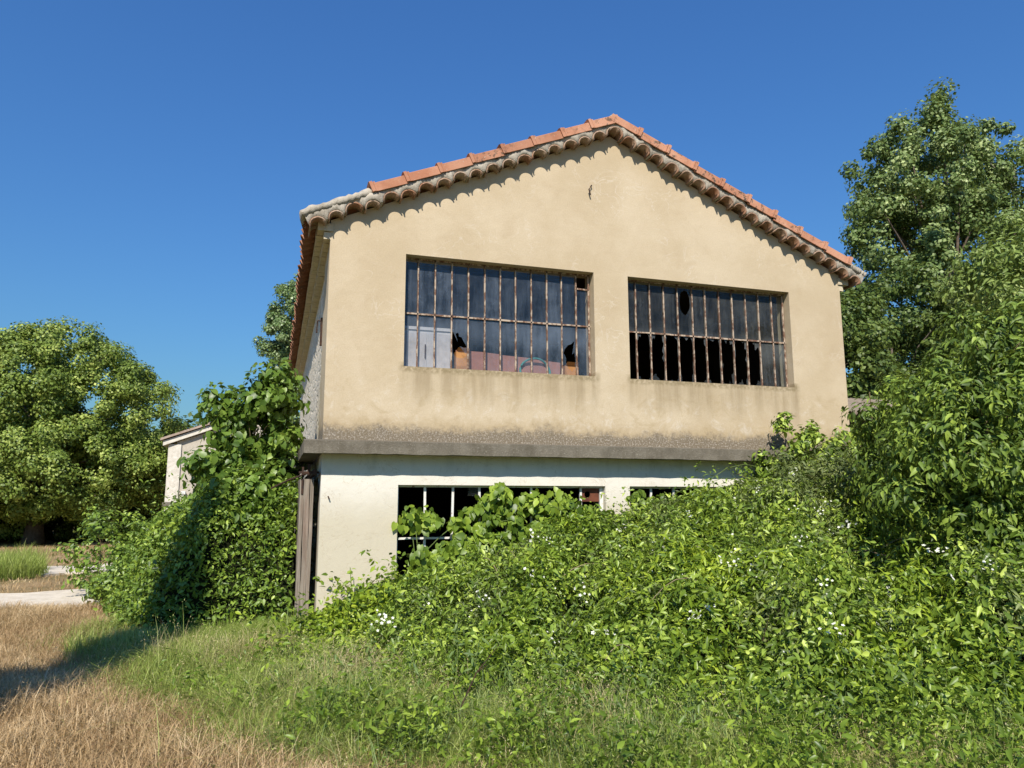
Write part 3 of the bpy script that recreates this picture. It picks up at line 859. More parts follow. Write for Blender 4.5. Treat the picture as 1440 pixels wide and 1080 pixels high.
def ell_clusters(ells, ncl, rng, shell=0.6):
    """cluster centres spread mostly over the outer part of a set of ellipsoids (cx,cy,cz,rx,ry,rz)"""
    e = np.array(ells, float)
    wv = (e[:, 3] * e[:, 4] * e[:, 5]) ** (2 / 3); wv /= wv.sum()
    k = rng.choice(len(e), ncl, p=wv)
    d = unit(rng.normal(size=(ncl, 3)))
    r = shell + (1 - shell) * rng.random((ncl, 1)) ** 0.6
    return e[k, :3] + d * e[k, 3:] * r, d

def cluster_leaves(C, D, nper, rad, rng, flat=0.8, out=0.95, up=0.30):
    n = len(C)
    k = np.repeat(np.arange(n), nper)
    d = unit(rng.normal(size=(len(k), 3)))
    rr = (rng.random((len(k), 1)) ** 0.45)
    sc_ = rng.uniform(.6, 1.35, n)[k][:, None] * rad
    off = d * rr * sc_; off[:, 2] *= flat
    P = C[k] + off
    Nn = d * out + D[k] * 0.35 + rng.normal(size=(len(k), 3)) * 0.45
    Nn[:, 2] += up
    return P, Nn

def limbs(mb, base, top, targets, r0, rng, n=24, wob=0.25):
    """tapered trunk with limbs curving out to some of the clusters"""
    base = Vector(base); top = Vector(top); L = (top - base).length
    tr = [base + (top - base) * (i / 8) + Vector((rng.normal() * wob * .2, rng.normal() * wob * .2, 0)) * (i > 0) for i in range(9)]
    rad = [r0 * (1.25 if i == 0 else 1) * (1 - .86 * i / 8) for i in range(9)]
    mb.tube(tr, rad, 9)
    idx = rng.choice(len(targets), min(n, len(targets)), replace=False)
    for i in idx:
        q = Vector(targets[i])
        f = min(.92, max(.18, (q.z - base.z) / max(L, .1) * rng.uniform(.5, .85)))
        a = base + (top - base) * f
        m = a.lerp(q, .5) + Vector((rng.normal() * .2, rng.normal() * .2, .12 * (q - a).length))
        r = r0 * (1 - .86 * f) * .5
        mb.tube([a, a.lerp(m, .5) + Vector((0, 0, .05)), m, m.lerp(q, .5), q], [r, r * .8, r * .6, r * .4, r * .18], 5)

def tree(name, label, cat, base, trunk_top, ells, ncl, nper, rad, leaf, mat, seed, bark, r0=.25, tmpl=T_RHOMB, group=None, shell=.6, nl=24, flat=.8, up=.3, droop=.3, cl_extra=None):
    rng = np.random.default_rng(seed)
    o = empty(name, base, label, cat, group)
    C, D = ell_clusters(ells, ncl, rng, shell)
    if cl_extra is not None:
        C = np.concatenate([C, np.array(cl_extra, float)]); D = np.concatenate([D, np.tile([[0, 0, 1.]], (len(cl_extra), 1))])
    keep = C[:, 2] > 0.25
    C, D = C[keep], D[keep]
    P, Nn = cluster_leaves(C, D, nper, rad, rng, flat, up=up)
    foliage("crown", P, Nn, leaf * rng.uniform(.65, 1.3, len(P)), tmpl, mat, o, rng, droop)
    mb = MB(); limbs(mb, base, trunk_top, C, r0, rng, nl)
    mb.build("trunk", bark, o, True)
    return o

M['bark'] = mat_plain("grey_bark", (.16, .13, .10), (.09, .07, .055), .95, 8, .1, .8)
M['pale_bark'] = mat_plain("pale_bark", (.34, .31, .26), (.18, .16, .13), .95, 6, .1, .6)
G = lambda *c: [(i / (len(c) - 1), v) for i, v in enumerate(c)]
M['maple'] = mat_leaf("lime_leaf", G((0.061, 0.106, 0.014), (0.194, 0.271, 0.043), (0.516, 0.579, 0.145)), .25, .5)
M['poplar'] = mat_leaf("poplar_leaf", G((0.063, 0.111, 0.024), (0.160, 0.231, 0.066), (0.503, 0.578, 0.251)), .22, .5, .5, .28)
M['poplar2'] = mat_leaf("rear_poplar_leaf", G((0.078, 0.139, 0.038), (0.146, 0.219, 0.066), (0.314, 0.384, 0.190)), .22, .4, .5, .45)
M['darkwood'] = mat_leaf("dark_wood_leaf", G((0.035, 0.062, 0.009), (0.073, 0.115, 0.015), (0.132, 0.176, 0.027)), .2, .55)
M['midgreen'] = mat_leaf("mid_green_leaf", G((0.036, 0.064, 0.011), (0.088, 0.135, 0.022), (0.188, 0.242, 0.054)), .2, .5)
M['bramble'] = mat_leaf("bramble_leaf", G((0.049, 0.091, 0.012), (0.136, 0.215, 0.025), (0.307, 0.410, 0.056), (0.566, 0.651, 0.134)), .2, .42, 2.0, .4)
M['lime'] = mat_leaf("yellow_green_leaf", G((0.068, 0.122, 0.011), (0.200, 0.292, 0.022), (0.434, 0.526, 0.044)), .25, .38, 1.2, .4)
M['creeper'] = mat_leaf("creeper_leaf", G((0.056, 0.108, 0.013), (0.176, 0.269, 0.029), (0.411, 0.536, 0.068)), .35, .4, 2, .4)
M['bush'] = mat_leaf("bush_leaf", G((0.037, 0.070, 0.011), (0.136, 0.210, 0.028), (0.373, 0.477, 0.072)), .22, .5, 2.2, .35)
M['olive'] = mat_leaf("olive_leaf", G((0.077, 0.122, 0.022), (0.179, 0.251, 0.053), (0.419, 0.500, 0.159)), .22, .46, 1.0, .3)
M['feather'] = mat_leaf("feathery_leaf", G((0.062, 0.091, 0.025), (0.143, 0.187, 0.054), (0.308, 0.346, 0.125)), .25, .5, 1.5, .3)
M['ivy'] = mat_leaf("ivy_leaf", G((0.044, 0.085, 0.010), (0.146, 0.232, 0.028), (0.370, 0.478, 0.065)), .2, .42, 2.0, .4)
M['sapling'] = mat_leaf("sapling_leaf", G((0.054, 0.110, 0.016), (0.149, 0.249, 0.038), (0.370, 0.509, 0.092)), .4, .38, 1.0, .4)
M['shade'] = mat_plain("leaf_gap_shade", (.018, .022, .008), (.010, .012, .005), .95, 9, .05, 1.0)  # near-black colour paints the shade seen through gaps in the leaves
M['stem'] = mat_plain("brown_stem", (.16, .12, .06), (.09, .07, .04), .9, 8)
M['dead_stem'] = mat_plain("dead_stem", (.30, .23, .14), (.20, .15, .09), .9, 8)
M['green_stem'] = mat_plain("green_stem", (.16, .21, .06), (.10, .14, .04), .7, 8)

# ------------------------------------------------------------------ trees
def noise2(x, y, s=1.0, k=0.0):
    return (np.sin(x * 2.1 * s + 1.3 + k) * np.cos(y * 1.9 * s - .4 + k) + .6 * np.sin(x * 4.3 * s - y * 3.1 * s + 2 * k) + .35 * np.sin(x * 8.7 * s + y * 7.9 * s + k)) / 1.95

tree("lime_tree", "broad round leafy tree with pale green tufts at the left edge, dark underneath", "tree", (-10.6, 28, 0), (-10.4, 28.2, 7.6),
     [(-10.4, 28, 6.4, 4.0, 3.8, 3.3), (-7.6, 27.4, 5.6, 2.6, 3.0, 2.5), (-12.8, 27.6, 6.3, 3.6, 3.4, 3.0), (-10.2, 26.6, 3.4, 4.6, 3.4, 2.2), (-14.5, 27, 3.9, 3.6, 3.2, 2.6), (-9.9, 28.2, 8.6, 1.5, 1.6, 1.3), (-7.0, 27.6, 3.2, 1.9, 2.4, 1.7), (-10.6, 26.2, 3.3, 5.6, 2.6, 2.0), (-14.5, 26.2, 3.4, 4.0, 2.6, 2.1), (-10.5, 29.5, 1.5, 4.6, 3.0, 1.2), (-6.4, 28.8, 1.6, 1.5, 2.2, 1.3)],
     900, 300, .56, .135, M['maple'], 3, M['bark'], .38, shell=.80, nl=40, up=.35, flat=.85)
for i, (x, y, r, h, lab) in enumerate([(-22, 36, 4.5, 9, "dark tree added behind the round tree to deepen the shade at the far left edge"), (-15, 41, 4.5, 9, "dark tree added to deepen the shade behind the round tree"), (-7, 43, 4.2, 7.0, "dark tree added for darkness between the round tree and the pale house"), (-17.5, 31, 3.6, 6.5, "low dark tree added for darkness beside the round tree at the left edge"),
    (-12.5, 33.5, 3.0, 4.4, "low dark scrub tree added to fill the shade right behind the trunk of the round tree"), (-8.6, 34, 2.8, 4.4, "low dark scrub tree added to fill the shade left of the pale house"), (-6.0, 37, 2.8, 5.0, "low dark scrub tree touching the pale house's left corner")]):
    tree("shade_fill_tree", lab, "tree", (x, y, 0), (x, y, h * .8), [(x, y, h * .62, r, r, h * .38), (x, y - .5, 2.3, r * 1.05, r, 2.3)], 130, 90, .9, .36, M['darkwood'], 20 + i, M['bark'], .3, group="dark trees added to deepen the shade behind the round tree", nl=14)  # added trees, put in to darken the view under and behind the crown

tree("poplar", "tall poplar rising behind the left eave of the workshop", "tree", (1.2, 32, 0), (1.4, 32, 13),
     [(1.0, 32, 11.6, 2.3, 2.5, 3.2), (-.3, 31.5, 10.6, 1.6, 1.8, 1.5), (1.8, 32, 7.5, 2.8, 2.6, 3.5)], 190, 260, .5, .15, M['poplar2'], 5, M['pale_bark'], .3)

tree("poplar", "tallest poplar behind the right side of the workshop, silvery leaves and a spire on top", "tree", (27.0, 14, 0), (27.4, 14, 18),
     [(26.4, 14, 15.6, 3.0, 3.0, 3.0), (24.2, 13.8, 12.8, 2.2, 2.6, 2.6), (27.5, 14, 12.0, 4.0, 3.2, 3.4), (26.2, 14, 17.7, 1.8, 1.8, 1.5), (23.6, 14, 15.2, 1.3, 1.5, 1.4), (25.0, 13.6, 9.4, 3.4, 3, 2.6)],
     300, 240, .56, .16, M['poplar'], 8, M['bark'], .34, nl=50, shell=.45, flat=.9,
     cl_extra=[(27.3, 14, 19.3), (27.5, 14, 19.9), (27.2, 14, 18.8), (27.7, 14, 20.3)])
tree("poplar", "poplar in the upper right corner with a thin airy top", "tree", (33.5, 15, 0), (33.0, 15, 18),
     [(30.0, 15, 17.2, 2.2, 2.4, 2.2), (33.2, 15, 17.0, 3.0, 2.8, 2.6), (32.0, 15, 13.0, 4.6, 3.4, 3.6), (34, 15, 9, 4.5, 3.5, 4)],
     280, 230, .56, .17, M['poplar'], 9, M['pale_bark'], .34, nl=50, shell=.5, flat=.9)
mids = [(16.8, 10.5, 6.6, 2.6, 2.4, "dense green tree just behind the right corner of the workshop", 'midgreen'),
        (21.0, 11.5, 7.6, 3.2, 2.6, "dense green tree in front of the tall poplar trunk", 'midgreen'),
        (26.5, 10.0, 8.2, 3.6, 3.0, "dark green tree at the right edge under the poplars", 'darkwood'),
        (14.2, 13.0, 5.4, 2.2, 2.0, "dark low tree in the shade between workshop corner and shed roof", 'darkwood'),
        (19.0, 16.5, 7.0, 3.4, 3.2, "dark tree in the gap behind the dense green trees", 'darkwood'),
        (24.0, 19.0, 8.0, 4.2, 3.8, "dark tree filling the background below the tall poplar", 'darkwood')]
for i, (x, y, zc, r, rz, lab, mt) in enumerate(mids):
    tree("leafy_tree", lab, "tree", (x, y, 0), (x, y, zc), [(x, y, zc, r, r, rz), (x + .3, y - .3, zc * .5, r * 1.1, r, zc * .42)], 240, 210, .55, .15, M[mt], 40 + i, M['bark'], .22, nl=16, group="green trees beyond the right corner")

# off to the left, beyond the picture's edge: the narrow cypress whose shadow crosses the dry grass
tree("cypress", "narrow dark cypress standing left of the viewpoint, throwing its shadow over the grass", "tree", (-4.45, -6.1, 0), (-4.45, -6.1, 8.6),
     [(-4.3, -6.25, 2.2, .62, .62, 2.1), (-4.38, -6.15, 5.0, .52, .52, 2.6), (-4.45, -6.1, 7.8, .36, .36, 1.9)], 480, 120, .22, .10, M['darkwood'], 60, M['bark'], .14, nl=30, shell=.1)

# ------------------------------------------------------------------ mounds of bramble and ivy
def heightfield_plant(name, label, cat, base, H, bounds, nleaf, leaf, tmpl, mat, seed, depth=.12, group=None, up=.35, out=.55, floor=.06, under=True, droop=.35, gmin=.08, sprigs=0, mix=None, void=.0):
    rng = np.random.default_rng(seed)
    o = empty(name, base, label, cat, group)
    x0, x1, y0, y1 = bounds
    e = .03
    P = np.zeros((0, 3)); Nn = np.zeros((0, 3))
    while len(P) < nleaf:
        n = nleaf * 2
        x = rng.uniform(x0, x1, n); y = rng.uniform(y0, y1, n)
        h = H(x, y); gx = (H(x + e, y) - H(x - e, y)) / (2 * e); gy = (H(x, y + e) - H(x, y - e)) / (2 * e)
        wgt = np.sqrt(1 + gx ** 2 + gy ** 2)
        ok = (h > gmin) & (rng.random(n) < wgt / 6)
        nrm = unit(np.stack([-gx, -gy, np.ones(n)], 1))
        clump_ = noise2(x * 1.0, y + h, 3.4, 4) * noise2(x + h, y, 5.3, 1)
        dd = rng.exponential(depth * 1.25, n) - depth * .55 - .17 * clump_
        spray = rng.random(n) < .03
        dd = np.where(spray, -rng.uniform(.05, .25, n), dd)
        p = np.stack([x, y, h], 1) - nrm * dd[:, None]
        ok &= p[:, 2] > floor
        hole = noise2(x + .5 * h, y + .7 * h, 2.7, 6) * .6 + noise2(x - h, y + h, 6.3, 2) * .5
        ok &= (hole > -.62 + void) | (rng.random(n) < .22)
        P = np.concatenate([P, p[ok]]); Nn = np.concatenate([Nn, nrm[ok]])
    P, Nn = P[:nleaf], Nn[:nleaf]
    Q = Nn * out + rng.normal(size=Nn.shape) * .85; Q[:, 2] += up
    LS = leaf * rng.uniform(.45, 1.4, len(P))
    SP, SN = [], []
    for k in range(sprigs):                      # shoots that stand out of the mass, leaves in pairs along them
        i = rng.integers(len(P)); a = rng.uniform(0, 2 * np.pi); L = rng.uniform(.18, .62)
        d = np.array([math.cos(a), math.sin(a), 0]) * L * rng.uniform(.2, 1) + Nn[i] * L * .8
        for q in np.linspace(.15, 1, int(5 + L * 16)):
            SP.append(P[i] + d * q + np.array([0, 0, .55 * L * q * (1.15 - q)]) + rng.normal(size=3) * .022); SN.append(rng.normal(size=3) * .5 + np.array([0, -.2, .7]))
    if sprigs:
        P2 = np.array(SP); ok = (P2[:, 1] < -.03) | (P2[:, 0] < -.1)
        P2 = P2[ok]; Q = np.concatenate([Q, np.array(SN)[ok]]); LS = np.concatenate([LS, leaf * rng.uniform(.5, 1.2, len(P2))])
    else: P2 = np.zeros((0, 3))
    PA = np.concatenate([P, P2])
    if mix is None: foliage("foliage", PA, Q, LS, tmpl, mat, o, rng, droop)
    else:
        f = noise2(PA[:, 0] + .4 * PA[:, 2], PA[:, 1], 1.25, 2.2) + rng.normal(size=len(PA)) * .30
        lo = -9
        for hi, tm, mt, sc_ in mix:
            k = (f > lo) & (f <= hi)
            foliage("foliage", PA[k], Q[k], LS[k] * sc_, tm, mt, o, rng, droop)
            lo = hi
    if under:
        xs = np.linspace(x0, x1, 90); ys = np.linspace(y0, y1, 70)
        g = grid_mesh("stems", xs, ys, lambda X, Y: np.maximum(H(X, Y) * .88 - .24, -.12), M['shade'], None)  # not stems: solid sheet coloured dark to stand for shade between leaves
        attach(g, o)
    return o, P, Nn

def interp(x, pts):
    p = np.array(pts); return np.interp(x, p[:, 0], p[:, 1])
WT = [(-.5, .02), (-.15, .08), (.3, .30), (.7, .64), (1.0, .72), (1.6, .82), (2.6, 1.12), (3.4, 1.42), (4.1, 1.48), (4.7, 1.66), (5.6, 1.82), (6.5, 2.0), (7.0, 2.3), (8.2, 2.4), (9.5, 2.5), (12, 2.6)]
FY = [(-.6, -1.4), (0, -2.2), (1, -3.9), (2.2, -5.2), (3.0, -6.1), (4, -6.9), (6, -7.6), (9, -7.8), (12, -7.8)]
def H_front(x, y):
    w_ = interp(x, WT); f = interp(x, FY)
    u = np.clip((y - f) / (-.25 - f), 0, 1)
    h = w_ * (.32 * np.clip(u * 6, 0, 1) + .68 * u ** .95)
    h = h + (.25 * noise2(x, y, .85) * np.clip(w_, .3, 1.2) + .17 * noise2(x + .3 * y, y, 1.8, 1) * np.clip(w_, .3, 1)) * np.minimum(1, u * 4) * np.minimum(1, (1 - u) * 5 + .35)
    h = np.where((y > -.12) & (x > -.05) & (x < 8.7), -1, h)
    h = np.where((x < .05) & (y > -.35), -1, h)
    return np.where(u > 0.002, h, -1)
thicket, TP, TN = heightfield_plant("bramble_thicket", "sprawling bramble thicket with white flowers heaped against the front wall", "bramble", (3, -2.5, 0), H_front, (-.6, 10.5, -7.8, -.1), 150000, .080, T_POINT, M['bramble'], 101, .12, sprigs=620, void=.30,
    mix=[(-.42, T_LANCE, M['feather'], .8), (.22, T_POINT, M['bramble'], 1.0), (.50, T_OVATE, M['creeper'], .85), (9, T_LANCE, M['lime'], 1.15)])
rng = np.random.default_rng(77)

# arching canes
mb = MB()
for k in range(44):
    i = rng.integers(len(TP)); p = TP[i]; n_ = TN[i]
    a = rng.uniform(0, 6.28); L = rng.uniform(.5, 1.2)
    d = np.array([math.cos(a), math.sin(a), 0]) * L
    pts = []
    for q in range(7):
        u = q / 6
        pts.append(p - n_ * .12 + d * u + np.array([0, 0, .9 * u * (1 - u) * L + .12 * u]))
    mb = MB(); mb.tube(pts, [.006 * (1 - .6 * q / 6) for q in range(7)], 4)
    mb.build("cane", M['green_stem' if k % 2 else 'dead_stem'], thicket)

# white blossom clusters, each one a part
def blossom_mesh(r):
    V, F = [], []
    for f in range(r.integers(5, 10)):
        c = np.array([r.normal() * .045, r.normal() * .045, r.normal() * .03])
        n_ = unit(np.array([[r.normal() * .5, -.7 + r.normal() * .4, .8]]))[0]
        a = unit(np.cross(n_, [[.3, .9, .1]]))[0]; b = np.cross(n_, a); s = r.uniform(.009, .017)
        for k in range(5):
            q = 2 * math.pi * k / 5
            d1 = a * math.cos(q) + b * math.sin(q); e1 = a * math.cos(q + 1.57) + b * math.sin(q + 1.57)
            o = len(V)
            V += [c, c + (d1 * .6 + e1 * .42) * s + n_ * s * .15, c + d1 * s * 1.15 + n_ * s * .2, c + (d1 * .6 - e1 * .42) * s + n_ * s * .15]
            F.append((o, o + 1, o + 2, o + 3))
    me = bpy.data.meshes.new("blossom"); me.from_pydata([tuple(v) for v in V], [], F)
    me.materials.append(M['petal'])
    return me
M['petal'] = mat_plain("white_petal", (.70, .69, .62), (.52, .54, .42), .6)
bl = [blossom_mesh(rng) for _ in range(7)]
cand = np.where((TP[:, 1] < -.8) & (TP[:, 1] > -6.6) & (TP[:, 0] < 6.5) & (TP[:, 2] > .25))[0]
for k in range(95):
    i = rng.choice(cand)
    b = bpy.data.objects.new("blossom", bl[k % 7]); COL.objects.link(b)
    b.parent = thicket
    b.location = Vector(TP[i] + TN[i] * .07) - thicket.location
    b.rotation_euler = (rng.normal() * .3, rng.normal() * .3, rng.uniform(-.8, .8))
    b.scale = [rng.uniform(.8, 1.4)] * 3

# broad yellow-green shrub in the right foreground, lance-shaped leaves
def H_lime(x, y):
    d = ((x - 4.9) / 1.75) ** 2 + ((y + 5.0) / .95) ** 2
    return np.where(d < 1, np.maximum(.72 * np.sqrt(np.clip(1 - d, 0, 1)) + .16 * noise2(x, y, 1.4), H_front(x, y) * .6) - .02, -1)
heightfield_plant("dogwood_shrub", "low bright yellow green shrub with long pointed leaves at the right foreground", "shrub", (4.9, -5.0, 0), H_lime, (3.0, 6.8, -6.1, -3.9), 13000, .10, T_LANCE, M['lime'], 102, .15, up=.4, sprigs=70)
def H_lime2(x, y):
    d = ((x - 1.25) / .9) ** 2 + ((y + 2.6) / .7) ** 2
    return np.where(d < 1, .35 + .75 * np.sqrt(np.clip(1 - d, 0, 1)) * .6 + .08 * noise2(x, y, 1.8), -1)
def H_lime3(x, y):
    d = ((x - 3.4) / 1.1) ** 2 + ((y + 3.4) / .9) ** 2
    return np.where(d < 1, H_front(x, y) * .9 + .18 * np.sqrt(np.clip(1 - d, 0, 1)) + .02, -1)
heightfield_plant("dogwood_shrub", "yellow green shrub with long pointed leaves in the middle of the bramble thicket", "shrub", (3.4, -3.4, 0), H_lime3, (2.3, 4.5, -4.3, -2.5), 4200, .09, T_LANCE, M['lime'], 103, .08, under=False, up=.5)
def H_corner(x, y):
    d = ((x - .35) / .75) ** 2 + ((y + .75) / .6) ** 2
    return np.where((d < 1) & ((y < -.12)), .30 * np.sqrt(np.clip(1 - d, 0, 1)) + .10 + .30 * np.clip(x, -.2, .8) + .05 * noise2(x, y, 2), -1)
heightfield_plant("privet_shrub", "small yellow green shrub at the foot of the left front corner", "shrub", (.35, -.75, 0), H_corner, (-.5, 1.2, -1.4, -.12), 3600, .085, T_OVATE, M['lime'], 104, .08, up=.5, sprigs=40)

# feathery grey-green shrub leaning on the right part of the wall, and leafy suckers above it
def bushy(name, label, cat, base, ells, ncl, nper, rad, leaf, tmpl, mat, seed, droop=.3, group=None, shell=.55, up=.4, stem_top=None, nl=22, r0=.03, flat=.8, extra=None):
    rng = np.random.default_rng(seed)
    o = empty(name, base, label, cat, group)
    C, D = ell_clusters(ells, ncl, rng, shell)
    if extra is not None:
        C = np.concatenate([C, np.array(extra, float)]); D = np.concatenate([D, np.tile([[0, -.3, .9]], (len(extra), 1))])
    k = (C[:, 2] > .15); C, D = C[k], D[k]
    P, Nn = cluster_leaves(C, D, nper, rad, rng, flat, up=up)
    k = (P[:, 1] < -.03) | (P[:, 0] < -.03) | (P[:, 0] > WID + .03)
    P, Nn = P[k], Nn[k]
    foliage("foliage", P, Nn, leaf * rng.uniform(.55, 1.3, len(P)), tmpl, mat, o, rng, droop)
    mb = MB()
    top = stem_top or (base[0], base[1], max(C[:, 2]) * .8)
    limbs(mb, base, top, C, r0, rng, nl, .1)
    mb.build("stems", M['stem'], o, True)
    return o
bushy("elder_shrub", "grey green feathery shrub standing before the right end of the ledge", "shrub", (6.5, -1.6, 0), [(6.3, -1.7, 1.5, .95, .7, .85), (7.0, -1.5, 1.7, .9, .7, .8), (5.9, -2.0, 1.1, .8, .6, .7)], 120, 90, .26, .085, T_LANCE, M['feather'], 201)
bushy("climbing_shrub", "leafy suckers climbing the wall at the right end of the ledge", "shrub", (7.3, -.5, 0), [(7.25, -.55, 2.25, .42, .35, .55), (6.85, -.5, 2.05, .35, .3, .35), (8.0, -.6, 2.3, .55, .35, .42), (8.7, -.7, 2.35, .5, .4, .4)], 60, 46, .19, .10, T_OVATE, M['bramble'], 202, nl=14, r0=.015,
      extra=[(7.02, -.35, 2.85), (7.05, -.33, 3.02), (7.0, -.3, 2.95), (7.5, -.4, 2.85), (7.45, -.4, 2.72), (8.15, -.35, 2.75), (6.6, -.3, 2.42)])
bushy("large_bush", "big dark green bush with drooping pointed leaves filling the right edge", "bush", (6.6, -4.2, 0),
      [(6.6, -4.3, 2.25, 1.15, .9, 1.15), (7.7, -4.0, 2.6, 1.4, 1.0, 1.4), (5.75, -4.5, 1.9, .72, .7, .85), (6.3, -4.9, 1.15, .8, .6, .7), (7.4, -3.2, 2.3, 1.4, 1.0, 1.1)], 430, 96, .25, .098, T_POINT, M['bush'], 203, droop=.8, nl=30, r0=.05, shell=.5)
bushy("olive_shrub", "tall pale olive green shrub behind the dark bush at the right edge", "shrub", (9.6, -2.6, 0),
      [(9.2, -2.8, 4.2, 1.1, 1.0, 1.3), (10.2, -2.4, 4.6, 1.4, 1.0, 1.5), (8.5, -2.6, 3.3, .8, .8, .9), (9.7, -2.5, 2.6, 1.6, 1.0, 1.6)], 300, 100, .28, .098, T_POINT, M['olive'], 204, nl=36, r0=.06, shell=.45)
bushy("hazel_bush", "mid green bush between the shed roof and the dark bush", "bush", (10.2, 1.2, 0),
      [(10.3, 1.0, 2.3, 1.1, .9, 1.2), (11.6, 1.4, 3.0, 1.3, 1.0, 1.3), (9.6, .2, 1.9, .7, .8, 1.1), (12.6, .8, 3.3, 1.4, 1.0, 1.6)], 150, 80, .32, .13, T_OVATE, M['bramble'], 205, nl=20, r0=.05)

# creepers on the lower windows
def creeper(label, base, pts, nper, rad, leaf, seed):
    rng = np.random.default_rng(seed)
    o = empty("window_creeper", base, label, "creeper", "creepers on the lower window bars")
    C = np.array(pts, float); D = np.tile([[0, -.9, .25]], (len(C), 1))
    P, Nn = cluster_leaves(C, D, nper, rad, rng, .8, .35, .1)
    Nn[:, 1] -= .55
    P[:, 1] = np.minimum(P[:, 1], .06) if False else P[:, 1]
    foliage("foliage", P, Nn, leaf * rng.uniform(.5, 1.25, len(P)), T_HEART, M['creeper'], o, rng, 1.1)
    mb = MB()
    for i in range(len(C) - 1):
        a, b = Vector(C[i]), Vector(C[i + 1])
        if (a - b).length < .9: mb.tube([a, a.lerp(b, .5) + Vector((.02, -.02, .05)), b], .006, 4)
    for i in range(0, len(C), 3):
        a = Vector(C[i]); mb.tube([Vector((a.x + .1, a.y - .1, .5)), a.lerp(Vector((a.x, a.y, .6)), .5) + Vector((.06, 0, 0)), a], .006, 4)
    mb.build("stems", M['green_stem'], o)
    return o
c1 = [(2.05, .0, 1.55), (2.2, -.05, 1.62), (2.35, -.05, 1.74), (2.5, -.05, 1.78), (2.55, 0, 1.6), (2.3, -.1, 1.45), (2.15, -.08, 1.3), (2.65, -.1, 1.45), (2.8, -.05, 1.68), (2.95, -.05, 1.72), (3.1, -.08, 1.6), (3.25, -.1, 1.7), (3.4, -.1, 1.72), (3.55, -.1, 1.6), (3.7, -.12, 1.58), (3.85, -.12, 1.5), (3.95, -.15, 1.4), (3.3, -.15, 1.4), (3.0, -.15, 1.35),
      (2.8, -.12, 1.25), (2.5, -.12, 1.2), (2.35, -.1, 1.1), (2.0, -.1, 1.12), (1.85, -.1, 1.2), (1.7, -.1, 1.05), (1.95, -.12, .95), (1.55, -.1, .98), (2.2, -.15, .98), (2.7, -.2, 1.0), (3.2, -.2, 1.15), (3.6, -.2, 1.25), (1.5, -.05, 1.42), (1.4, .0, 1.46), (1.2, .0, 1.48), (1.3, -.1, .95), (1.85, -.05, 1.42), (3.5, -.15, 1.45), (3.75, -.15, 1.3), (2.45, -.05, 1.88)]
creeper("heart leaved creeper hanging over the bars of the left lower window", (2.6, -.1, .5), c1, 44, .19, .112, 301)
c1 += [(2.3, -.06, 1.72), (2.7, -.1, 1.72), (3.0, -.1, 1.74), (3.2, -.1, 1.56), (3.45, -.12, 1.62), (3.65, -.1, 1.7), (3.85, -.12, 1.62), (2.9, -.14, 1.5), (2.05, -.1, 1.35), (4.0, -.14, 1.52)]
c2 = [(4.6, -.02, 1.8), (4.65, -.03, 1.7), (4.75, -.05, 1.62), (4.85, -.06, 1.6), (5.0, -.06, 1.66), (5.1, -.08, 1.6), (5.25, -.08, 1.58), (5.4, -.1, 1.62), (5.55, -.1, 1.75), (5.7, -.1, 1.8), (5.9, -.12, 1.78), (6.1, -.15, 1.84), (6.3, -.15, 1.85), (6.5, -.15, 1.88), (5.3, -.2, 1.45), (5.8, -.2, 1.6), (6.2, -.25, 1.7), (6.6, -.25, 1.75), (6.8, -.2, 1.95)]
creeper("heart leaved creeper spilling from the right lower window", (5.5, -.1, .5), c2, 32, .17, .105, 302)
rng = np.random.default_rng(11)
o = empty("tendril", (5.6, -.3, 1.9), "thin vine tendril arching in front of the shaded wall under the ledge", "vine")
arc = [Vector((5.55, -.3, 1.85)), Vector((5.7, -.34, 2.05)), Vector((5.95, -.36, 2.2)), Vector((6.25, -.38, 2.26)), Vector((6.6, -.38, 2.2)), Vector((6.85, -.35, 2.1))]
mb = MB(); mb.tube(arc, .005, 4); mb.tube([arc[2], arc[2] + Vector((.12, 0, -.14)), arc[2] + Vector((.14, 0, -.26))], .003, 4); mb.tube([arc[1], arc[1] + Vector((-.08, 0, .1))], .003, 4); mb.build("stems", M['green_stem'], o)
P = np.array([list(arc[3] + Vector((rng.normal() * .14, rng.normal() * .03, rng.normal() * .07 - .05))) for _ in range(12)] + [list(arc[i % 6] + Vector((rng.normal() * .05, 0, rng.normal() * .05))) for i in range(14)])
foliage("foliage", P, rng.normal(size=P.shape) * .5 + [0, -.6, .4], .085 * rng.uniform(.5, 1.2, len(P)), T_OVATE, M['creeper'], o, rng, .8)
o = empty("vine_shoot", (.45, -.3, .4), "small vine shoot standing alone against the lower wall near the left corner", "vine")
mb = MB(); mb.tube([(.45, -.25, .3), (.42, -.2, .6), (.40, -.16, .86)], .005, 4); mb.build("stems", M['green_stem'], o)
P = np.array([[.42 + rng.normal() * .04, -.2 + rng.normal() * .02, z] for z in np.linspace(.45, .84, 14)])
foliage("foliage", P, rng.normal(size=P.shape) * .4 + [0, -.7, .4], .10 * rng.uniform(.5, 1.1, len(P)), T_OVATE, M['lime'], o, rng, .9)

